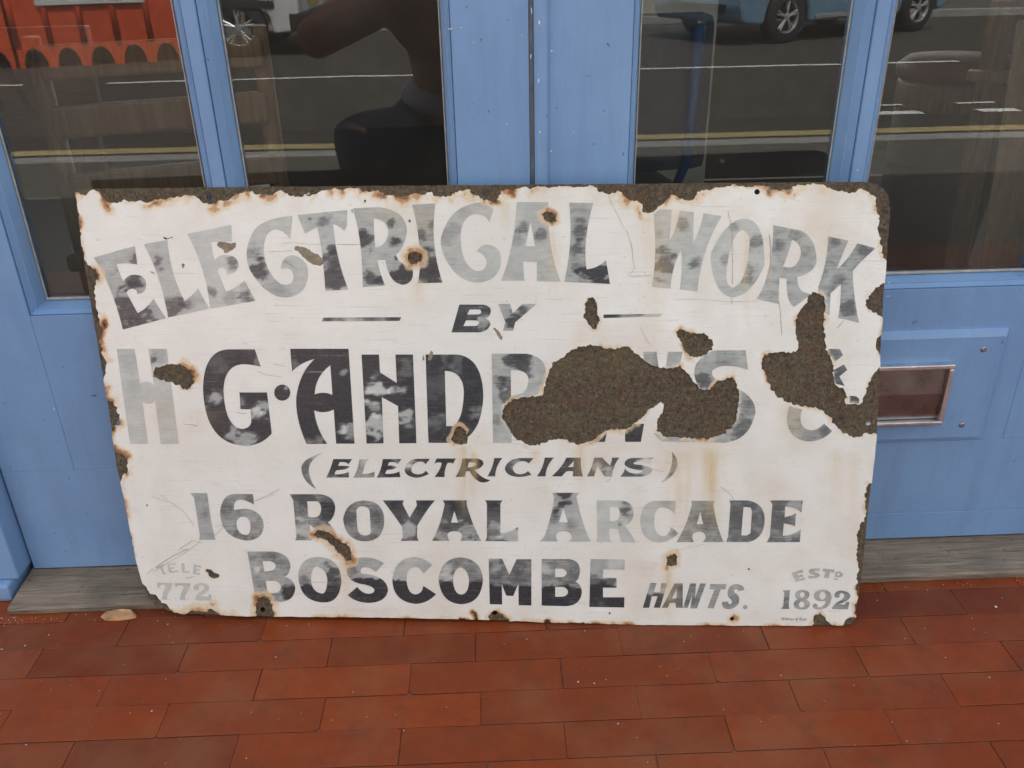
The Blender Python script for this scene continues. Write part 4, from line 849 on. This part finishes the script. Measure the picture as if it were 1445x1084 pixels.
# dark board with worn marks
bd = empty('wooden_board', (-.95, .50, .018), 'dark brown board with worn slanting marks propped inside the left doors', 'board')
box('panel', -.30, .185, 0, .022, .66, .818, M['darkwood'], bd, .003); box('top_batten', -.31, .190, -.008, .026, .820, .862, M['darkwood'], bd, .003)
for x in (-.27, .15): box('leg', x-.018, x+.018, .002, .03, 0, .658, M['darkwood'], bd, .003)
for i in range(7):
    x = -.24+i*.052; prism('mark', [(x, .80-.006*(i%2)), (x+.013, .80-.006*(i%2)), (x+.042, .71), (x+.028, .71)], 'y', -.0015, .001, M['black'], bd)
bd.rotation_euler = (R(-3), 0, R(4))
# wooden chair
def wooden_chair(loc, rz, label):
    c = local(empty('wooden_chair', (0,0,0), label, 'chair'), loc, rz)
    for sx in (-.19, .19):
        tube('leg', [(sx*1.06, -.2, 0), (sx, -.185, .44)], [.016, .02], M['oak'], c)
        tube('leg', [(sx*1.02, .22, 0), (sx, .19, .44), (sx*.98, .25, .86)], [.016, .021, .015], M['oak'], c)
        tube('stretcher', [(sx*1.04, -.195, .20), (sx*1.01, .21, .20)], .010, M['oak'], c)
    tube('stretcher', [(-.2, -.195, .27), (.2, -.195, .27)], .010, M['oak'], c)
    box('seat', -.225, .225, -.225, .225, .44, .475, M['oak'], c, .012)
    for z in (.60, .72, .82): box('back_slat', -.185, .185, .205+(z-.44)*.13, .222+(z-.44)*.13, z-.028, z+.028, M['oak'], c, .006)
    return c
p = on_y(205, 190, .55); wooden_chair((p[0]+.02, .62, .018), R(200), 'brown wooden slat-back chair inside the left doors beside the dark board')
# red cushion on a low bench
p = on_y(60, 240, .34)
bn = empty('low_bench', (p[0]-.16, .36, .018), 'low dark bench with a red seat behind the leftmost pane', 'bench')
box('seat', -.22, .22, -.12, .12, .30, .355, M['red'], bn, .015)
for sx in (-.19, .19):
    for sy in (-.09, .09): box('leg', sx-.018, sx+.018, sy-.018, sy+.018, 0, .299, M['darkwood'], bn, .003)
# upholstered chair with blue tube frame
p = on_y(950, 150, .62)
uc = local(empty('tubular_chair', (0,0,0), 'charcoal upholstered chair on a blue tube frame inside the right doors', 'chair'), (p[0]-.20, .70, .018), R(190))
box('seat', -.23, .23, -.22, .2, .43, .50, M['grey_cloth'], uc, .03); 
box('backrest', -.22, .22, .17, .225, .56, .86, M['grey_cloth'], uc, .025)
for sx in (-.215, .215):
    tube('frame_tube', [(sx, -.25, .012), (sx, -.22, .42), (sx, .0, .425), (sx, .24, .012)], .012, M['blue_metal'], uc)
    tube('back_tube', [(sx*.8, .12, .43), (sx*.8, .228, .58), (sx*.8, .25, .84)], .011, M['blue_metal'], uc)
# pale panel on its edge
p = on_y(1004, 200, .95)
pn = local(empty('cream_panel', (0,0,0), 'tall cream panel standing on edge behind the charcoal chair', 'panel'), (p[0]-.14, 1.25, .018), R(-8))
box('panel', -.26, .20, 0, .03, .05, 1.7, M['cream'], pn, .003)
box('foot', -.22, -.14, -.12, .15, 0, .049, M['darkwood'], pn, .004); box('foot', .08, .16, -.12, .15, 0, .049, M['darkwood'], pn, .004)
# drum stool with a red cushion
st = empty('drum_stool', (1.46, 1.52, .018), 'dark drum stool with a brown band and dark red cushion behind the rightmost pane', 'stool')
for nm, prof, mt in (('drum', [(.13,0),(.145,.02),(.165,.25),(.165,.50)], 'black'), ('band', [(.166,.501),(.17,.51),(.17,.575),(.166,.584)], 'oak'), ('cushion', [(.166,.585),(.18,.595),(.18,.625),(.15,.65),(.05,.66)], 'red')):
    bm = bmesh.new(); add_lathe(bm, prof, 32); bm_obj(nm, bm, M[mt], st, True)
# easel of pine planks leaning by the right stile
ea = empty('plank_easel', (.86, .30, .018), 'honey pine plank easel leaning inside the right door stile', 'easel')
def plank(name, a, b, w, th, mat):
    a, b = Vector(a), Vector(b); d = (b-a); L = d.length
    Mx = Matrix.Translation(a) @ d.to_track_quat('Z', 'Y').to_matrix().to_4x4()
    return box(name, -w/2, w/2, -th/2, th/2, 0, L, mat, ea, .003, Mx)
a = on_y(1405, 470, .18); b = on_y(1475, 30, .34)
plank('wide_plank', (a[0]-.86, a[1]-.30, max(a[2], .03)-.018), (b[0]-.86, b[1]-.30, b[2]-.018), .085, .02, M['pine'])
a = on_y(1362, 345, .62); b = on_y(1418, 0, .55)
plank('narrow_plank', (a[0]-.86, a[1]-.30, 0.012), (b[0]-.86, b[1]-.30, b[2]-.018), .045, .025, M['oak'])
a = on_y(1395, 120, .45); plank('cross_bar', (a[0]-.90, .16, a[2]), (a[0]-.70, .02, a[2]), .035, .018, M['oak'])

# ------------------------------------------------------------------ the street behind the viewer, seen in the glass
def wheel(name, parent, x, y, r, w, face):
    wh = empty(name, (x, y, r)); wh.parent = parent
    Mx = Matrix.Rotation(R(90), 4, 'X')
    bm = bmesh.new(); add_lathe(bm, [(r*.62,-w/2),(r*.9,-w/2),(r,-w*.36),(r,w*.36),(r*.9,w/2),(r*.62,w/2),(r*.6,0)], 36, Mx, False); bm_obj('tyre', bm, M['black'], wh, True)
    bm = bmesh.new()
    add_lathe(bm, [(r*.60,-w*.2),(r*.66,face*w*.42),(r*.61,face*w*.46),(r*.57,face*w*.34),(r*.56,face*w*.1)], 36, Mx, False)
    for k in range(5):
        an = 2*math.pi*k/5+.3
        for off in (-.13, .13):
            a0 = (math.cos(an)*r*.12, -face*w*.40, math.sin(an)*r*.12); a1 = (math.cos(an+off)*r*.58, -face*w*.38, math.sin(an+off)*r*.58)
            add_tube(bm, [a0, a1], r*.045, 6)
    add_lathe(bm, [(r*.16,face*w*.30),(r*.16,face*w*.44),(r*.08,face*w*.46)], 16, Mx)
    bm_obj('rim', bm, M['alloy'], wh)
    return wh
def vehicle(name, label, cat, x, y, z, prof, cabin, width, wheels, wr, body_mat, flip, extra):
    v = empty(name, (x, y, z), label, cat)
    if flip: v.rotation_euler = (0, 0, math.pi)
    # body outline with wheel-arch cut-outs, extruded across and rounded at the shoulders
    bm = bmesh.new(); add_prism(bm, prof, 'y', -width/2, width/2)
    bmesh.ops.recalc_face_normals(bm, faces=bm.faces)
    cap = [e for e in bm.edges if abs(abs(e.verts[0].co.y)-width/2) < 1e-4 and abs(abs(e.verts[1].co.y)-width/2) < 1e-4]
    bmesh.ops.bevel(bm, geom=cap, offset=.035, segments=3, affect='EDGES', profile=.5)
    bm_obj('body', bm, body_mat, v, False)
    bm = bmesh.new(); add_prism(bm, cabin, 'y', -width/2+.10, width/2-.10); bmesh.ops.recalc_face_normals(bm, faces=bm.faces)
    bm_obj('windows', bm, M['dark_glass'], v)
    for wx in wheels:
        for s in (-1, 1): wheel('wheel', v, wx, s*(width/2-.09), wr, .18, -s if False else (1 if s < 0 else -1))
    extra(v, width)
    return v
def arch(cx, r, z, n=10, rev=False):
    p = [(cx-r*math.cos(math.pi*k/n), z+r*math.sin(math.pi*k/n)) for k in range(n+1)]
    return p[::-1] if rev else p
# pale blue hatchback, nose to the left seen from the shop
w1 = mirrored(1108, 62, -.1)
cx0 = w1[0]
prof = [(-.70,.30)] + [(-.66,.24), (-.36,.22)] + arch(0,.345,.27) + [(.36,.22),(1.86,.22)] + arch(2.25,.345,.27) + [(2.62,.24),(2.82,.34),(2.86,.75),(2.72,.98),(2.60,1.05),(.55,1.0),(.30,.93),(-.45,.80),(-.66,.62),(-.72,.42)]
cab = [(.38,.96),(.95,1.36),(1.3,1.45),(2.2,1.44),(2.62,1.02)]
def car_bits(v, w):
    for s in (-1, 1):
        for xz, r in (((-.60,.68), .085), ((-.655,.50), .05)):
            bm = bmesh.new(); Mx = Matrix.Translation((xz[0]+.035, s*(w/2-.22), xz[1])) @ Matrix.Rotation(R(-90), 4, 'Y')
            add_lathe(bm, [(r,0),(r,.05),(r*.7,.075),(r*.2,.085)], 20, Mx); bm_obj('headlight', bm, M['lamp_clear'], v, True)
        box('door', .55, 1.60, s*(w/2+.001)-.002, s*(w/2+.001)+.002, .32, .93, M['car_blue'], v, .002)
        box('sill_trim', .42, 1.80, s*(w/2+.006)-.008, s*(w/2+.006)+.008, .25, .30, M['alloy'], v, .004)
        box('mirror', .50, .64, min(s*(w/2-.02), s*(w/2+.14)), max(s*(w/2-.02), s*(w/2+.14)), .95, 1.07, M['car_blue'], v, .03)
    box('bumper_trim', -.735, -.70, -.55, .55, .36, .44, M['black'], v, .01)
    bm = bmesh.new(); add_prism(bm, [(.55,1.005),(1.0,1.40),(1.3,1.485),(2.2,1.475),(2.66,1.06),(2.60,1.02),(2.18,1.445),(1.3,1.455),(1.02,1.37)], 'y', -w/2+.09, w/2-.09); bm_obj('roof', bm, M['car_blue'], v)
vehicle('parked_car', 'pale blue hatchback parked across the road, mirrored in the right doors', 'car', cx0-.37, w1[1]-.72, -.10, prof, cab, 1.62, (0, 2.25), .29, M['car_blue'], False, car_bits).rotation_euler = (0, 0, R(-27))
# white van, tail to the right
w2 = mirrored(341, 82, -.1)
prof = [(.72,.32),(.70,.26),(.40,.24)] + arch(0,.40,.28,rev=True) + [(-.42,.24),(-2.4,.24)] + arch(-2.85,.40,.28,rev=True) + [(-3.27,.24),(-3.65,.30),(-3.72,.62),(-3.6,.95),(-2.9,1.15),(-2.45,1.85),(-2.2,1.95),(.68,1.95),(.74,1.6)]
cab = [(-2.85,1.18),(-2.42,1.80),(-1.6,1.80),(-1.6,1.18)]
def van_bits(v, w):
    box('rear_bumper', .60, .80, -w/2-.01, w/2+.01, .26, .46, M['black'], v, .03)
    for s in (-1, 1):
        box('tail_lamp', .66, .752, min(s*(w/2-.16), s*(w/2+.004)), max(s*(w/2-.16), s*(w/2+.004)), .62, 1.15, M['lamp_red'], v, .015)
        box('side_strip', -2.3, .45, min(s*w/2, s*(w/2+.02)), max(s*w/2, s*(w/2+.02)), .52, .60, M['black'], v, .006)
        box('cab_door', -2.38, -1.55, min(s*w/2, s*(w/2+.006)), max(s*w/2, s*(w/2+.006)), .40, 1.15, M['van_white'], v, .003)
    box('number_plate', .752, .760, -.26, .26, .50, .61, M['plate_yellow'], v, .002)
vehicle('parked_van', 'white van parked beyond the orange barriers, mirrored in the left doors', 'van', w2[0], w2[1]-.9, -.10, prof, cab, 1.80, (0, -2.85), .32, M['van_white'], False, van_bits)
# orange plastic road barriers with arched feet
def barrier(x, y, rz, label):
    b = local(empty('road_barrier', (0,0,0), label, 'barrier', 'orange barriers standing in the road'), (x, y, -.10), rz)
    L, H, n = 1.7, 1.05, 5; w = L/n
    pts = [(-L/2, H)]
    out = [(-L/2, .0)]
    for k in range(n):
        xc = -L/2+w*(k+.5)
        out += [(xc-w*.36, .0)] + [(xc-w*.36*math.cos(math.pi*q/8), .20*math.sin(math.pi*q/8)+.0) for q in range(1, 8)] + [(xc+w*.36, .0)]
    out += [(L/2, 0), (L/2, H-.06), (L/2-.06, H), (-L/2+.06, H), (-L/2, H-.06)]
    bm = bmesh.new(); add_prism(bm, out, 'y', -.10, .10); bm_obj('panel', bm, M['orange'], b)
    for k in range(n):
        xc = -L/2+w*(k+.5); bm = bmesh.new()
        for s in (-1, 1): add_tube(bm, [(xc-w*.42, s*.10, .24), (xc-w*.42, s*.10, H-.05)], .035, 10)
        bm_obj('rib', bm, M['orange'], b, True)
    for s in (-1, 1): box('reflector', -.55, .55, min(s*.10, s*.142), max(s*.10, s*.142), .62, .80, M['van_white'], b, .004)
    return b
b0 = mirrored(0, 97, -.1); b1 = mirrored(262, 84, -.1)
ang = math.atan2(b1[1]-b0[1], b1[0]-b0[0]); mid = (b0+b1)/2; ux = np.array([math.cos(ang), math.sin(ang)])
for k, lb in ((0, 'orange arched road barrier at the end of its row, beside the white van'), (-1, 'orange arched road barrier standing between two others in the row'), (-2, 'orange arched road barrier at the row end away from the van tail')): barrier(b1[0]+ux[0]*(-.86+k*1.74), b1[1]+ux[1]*(-.86+k*1.74), ang, lb)
# terrace across the road
def terrace(x0, x1, mat, label):
    h = empty('terrace_house', ((x0+x1)/2, -20.0, 0), label, 'house'); w = (x1-x0)/2-.01
    box('wall', -w, w, -6, 0, -.1, 4.9, M[mat], h, .01)
    bm = bmesh.new(); add_prism(bm, [(-6.3, 4.9), (.3, 4.9), (-3, 6.6)], 'x', -w, w); bm_obj('roof', bm, M['slate'], h)
    for zc in (1.5, 3.8):
        for xc in (-w*.5, w*.5):
            if zc < 2 and xc > 0: continue
            f = box('window', xc-.65, xc+.65, .001, .07, zc-.85, zc+.85, M['van_white'], h, .01)
            for q in (-1, 1): box('glazing', xc+q*.31-.27, xc+q*.31+.27, .071, .078, zc-.75, zc+.75, M['dark_glass'], f, 0)
    box('front_door', w*.5-.48, w*.5+.48, .001, .06, -.09, 2.1, M['blue_metal'], h, .01)
terrace(-14, -7, 'plaster', 'cream rendered terrace house opposite, with its door in blue')
terrace(-7, 0, 'redbrick', 'red brick terrace house opposite the shop, next to the cream one')
terrace(0, 7, 'van_white', 'white painted terrace house opposite the shop')
terrace(7, 14, 'redbrick', 'red brick terrace house at the far end past the white one')

# ------------------------------------------------------------------ the crouching photographer, mirrored in the glass
def skin(name, nodes, edges, mat, parent, sub=2):
    me = bpy.data.meshes.new(name); me.from_pydata([n[0] for n in nodes], edges, []); me.update()
    o = bpy.data.objects.new(name, me); COL.objects.link(o)
    o.modifiers.new('s', 'SKIN'); o.modifiers.new('u', 'SUBSURF').levels = sub
    for i, n in enumerate(nodes):
        r = n[1] if isinstance(n[1], tuple) else (n[1], n[1])
        me.skin_vertices[0].data[i].radius = r; me.skin_vertices[0].data[i].use_root = (i == 0)
    bpy.context.view_layer.update()
    ev = bpy.data.meshes.new_from_object(o.evaluated_get(bpy.context.evaluated_depsgraph_get())); bpy.data.objects.remove(o); bpy.data.meshes.remove(me)
    ev.polygons.foreach_set('use_smooth', [True]*len(ev.polygons)); ev.materials.clear()
    return link(name, ev, mat, parent)
PX, PY = -.13, -1.86
ps = empty('person', (PX, PY, 0), 'crouching person in brown jacket and navy trousers taking the picture', 'person')
J = dict(pel=(0,0,.40), waist=(0,.05,.55), chest=(.01,.15,.76), neck=(.03,.22,.93), head=(.05,.27,1.02), crown=(.05,.26,1.14),
  sl=(-.17,.17,.87), el=(-.42,.34,.74), wl=(.04,.47,.93), sr=(.24,.17,.87), er=(.40,.33,.70), wr=(.22,.47,.93),
  hl=(-.13,.0,.38), kl=(-.29,.38,.47), al=(-.27,.04,.09), tl=(-.30,.22,.035), hr=(.11,.0,.38), kr=(.28,.38,.46), ar=(.22,.04,.09), tr=(.26,.22,.035))
nm = list(J); ix_ = {k: i for i, k in enumerate(nm)}
rad = dict(pel=.13, waist=.125, chest=(.16,.12), neck=.055, head=(.075,.085), crown=(.05,.06), sl=.06, el=.042, wl=.028, sr=.06, er=.042, wr=.028, hl=.105, kl=.085, al=.042, tl=.035, hr=.10, kr=.065, ar=.042, tr=.035)
E_ = [('pel','waist'),('waist','chest'),('chest','neck'),('neck','head'),('head','crown'),('chest','sl'),('sl','el'),('el','wl'),('chest','sr'),('sr','er'),('er','wr'),('pel','hl'),('hl','kl'),('kl','al'),('al','tl'),('pel','hr'),('hr','kr'),('kr','ar'),('ar','tr')]
nodes = [(J[k], rad[k]) for k in nm]; edges = [(ix_[a], ix_[b]) for a, b in E_]
# five fingers a hand, curled round the phone
for sgn, wn in ((-1, 'wl'), (1, 'wr')):
    w = Vector(J[wn]); pi = len(nodes); nodes.append((tuple(w+Vector((sgn*-.012, .045, .035))), .026)); edges.append((ix_[wn], pi))
    for f in range(5):
        o = [(-.004,.02,-.03),(0,.03,-.016),(0,.035,.0),(0,.033,.016),(0,.026,.03)][f]; ln = [.034,.04,.045,.042,.034][f]
        a = Vector(nodes[pi][0])+Vector(o)*1.0; bq = a+Vector((-sgn*ln*.55, .016, .004*(f-2))); cq = bq+Vector((-sgn*ln*.45, -.010, 0))
        k0 = len(nodes); nodes += [(tuple(a), .010), (tuple(bq), .009), (tuple(cq), .0075)]; edges += [(pi, k0), (k0, k0+1), (k0+1, k0+2)]
skin('body', nodes, edges, M['skin'], ps)
def garment(name, keys, es, grow, mat, ends={}):
    ii = {k: i for i, k in enumerate(keys)}; nd = []
    for k in keys:
        r = rad[k] if isinstance(rad[k], tuple) else (rad[k], rad[k]); nd.append((ends.get(k, J[k]), (r[0]+grow, r[1]+grow)))
    return skin(name, nd, [(ii[a], ii[b]) for a, b in es], mat, ps)
garment('jacket', ['chest','waist','sl','el','wl','sr','er','wr'], [('chest','waist'),('chest','sl'),('sl','el'),('el','wl'),('chest','sr'),('sr','er'),('er','wr')], .024, M['jacket'], {'wl': (-.02,.45,.905), 'wr': (.25,.44,.90), 'waist': (0,.09,.66)})
garment('trousers', ['pel','hl','kl','al','hr','kr','ar'], [('pel','hl'),('hl','kl'),('kl','al'),('pel','hr'),('hr','kr'),('kr','ar')], .020, M['navy'])
skin('shirt', [((-.02,.04,.48), (.175,.15)), ((-.02,.08,.62), (.172,.145))], [(0,1)], M['shirt'], ps)
for s, k, t in ((-1,'al','tl'), (1,'ar','tr')):
    a, t_ = Vector(J[k]), Vector(J[t]); skin('shoe', [(tuple(a+Vector((0,-.04,-.04))), .046), (tuple(a+Vector((0,.06,-.045))), .045), (tuple(t_+Vector((0,.02,.003))), .036)], [(0,1),(1,2)], M['black'], ps)
skin('hair', [((.05,.215,1.02), (.07,.06)), ((.05,.225,1.10), (.088,.085)), ((.05,.27,1.155), (.07,.07))], [(0,1),(1,2)], M['hair'], ps)
for s in (-1, 1):
    skin('eye', [((.05+s*.032,.355,1.05), .010), ((.05+s*.032,.353,1.052), .010)], [(0,1)], M['hair'], ps, 1)
    skin('ear', [((.05+s*.088,.265,1.06), (.012,.014)), ((.05+s*.092,.26,1.03), (.010,.012))], [(0,1)], M['skin'], ps, 1)
skin('nose', [((.05,.352,1.045), .010), ((.05,.370,1.015), .014)], [(0,1)], M['skin'], ps, 1)
skin('mouth', [((.03,.352,.985), .006), ((.05,.357,.984), .007), ((.07,.352,.985), .006)], [(0,1),(1,2)], M['red'], ps, 1)
ph = empty('phone', (.0, -1.296, .965), 'black phone held up in the crouching person\'s hands', 'phone')
box('body', -.038, .038, -.004, .004, -.012, .145, M['phone'], ph, .003)
box('camera_block', -.032, .004, .0042, .006, .105, .14, M['phone'], ph, .001)
# ------------------------------------------------------------------ put every Empty at the base of its thing
bpy.context.view_layer.update()
for o in list(bpy.data.objects):
    if o.type == 'EMPTY' and not o.parent and o.children and o.location.length < 1e-6 and o.name.split('.')[0] in ('door', 'door_frame', 'shop_building'):
        mn = Vector((1e9,)*3); mx = -mn
        for c in o.children_recursive:
            if c.type == 'MESH':
                for q in c.bound_box:
                    v = c.matrix_world @ Vector(q); mn = Vector(map(min, mn, v)); mx = Vector(map(max, mx, v))
        base = Vector(((mn.x+mx.x)/2, (mn.y+mx.y)/2, mn.z)); o.location = base
        for c in o.children: c.location = c.location - base
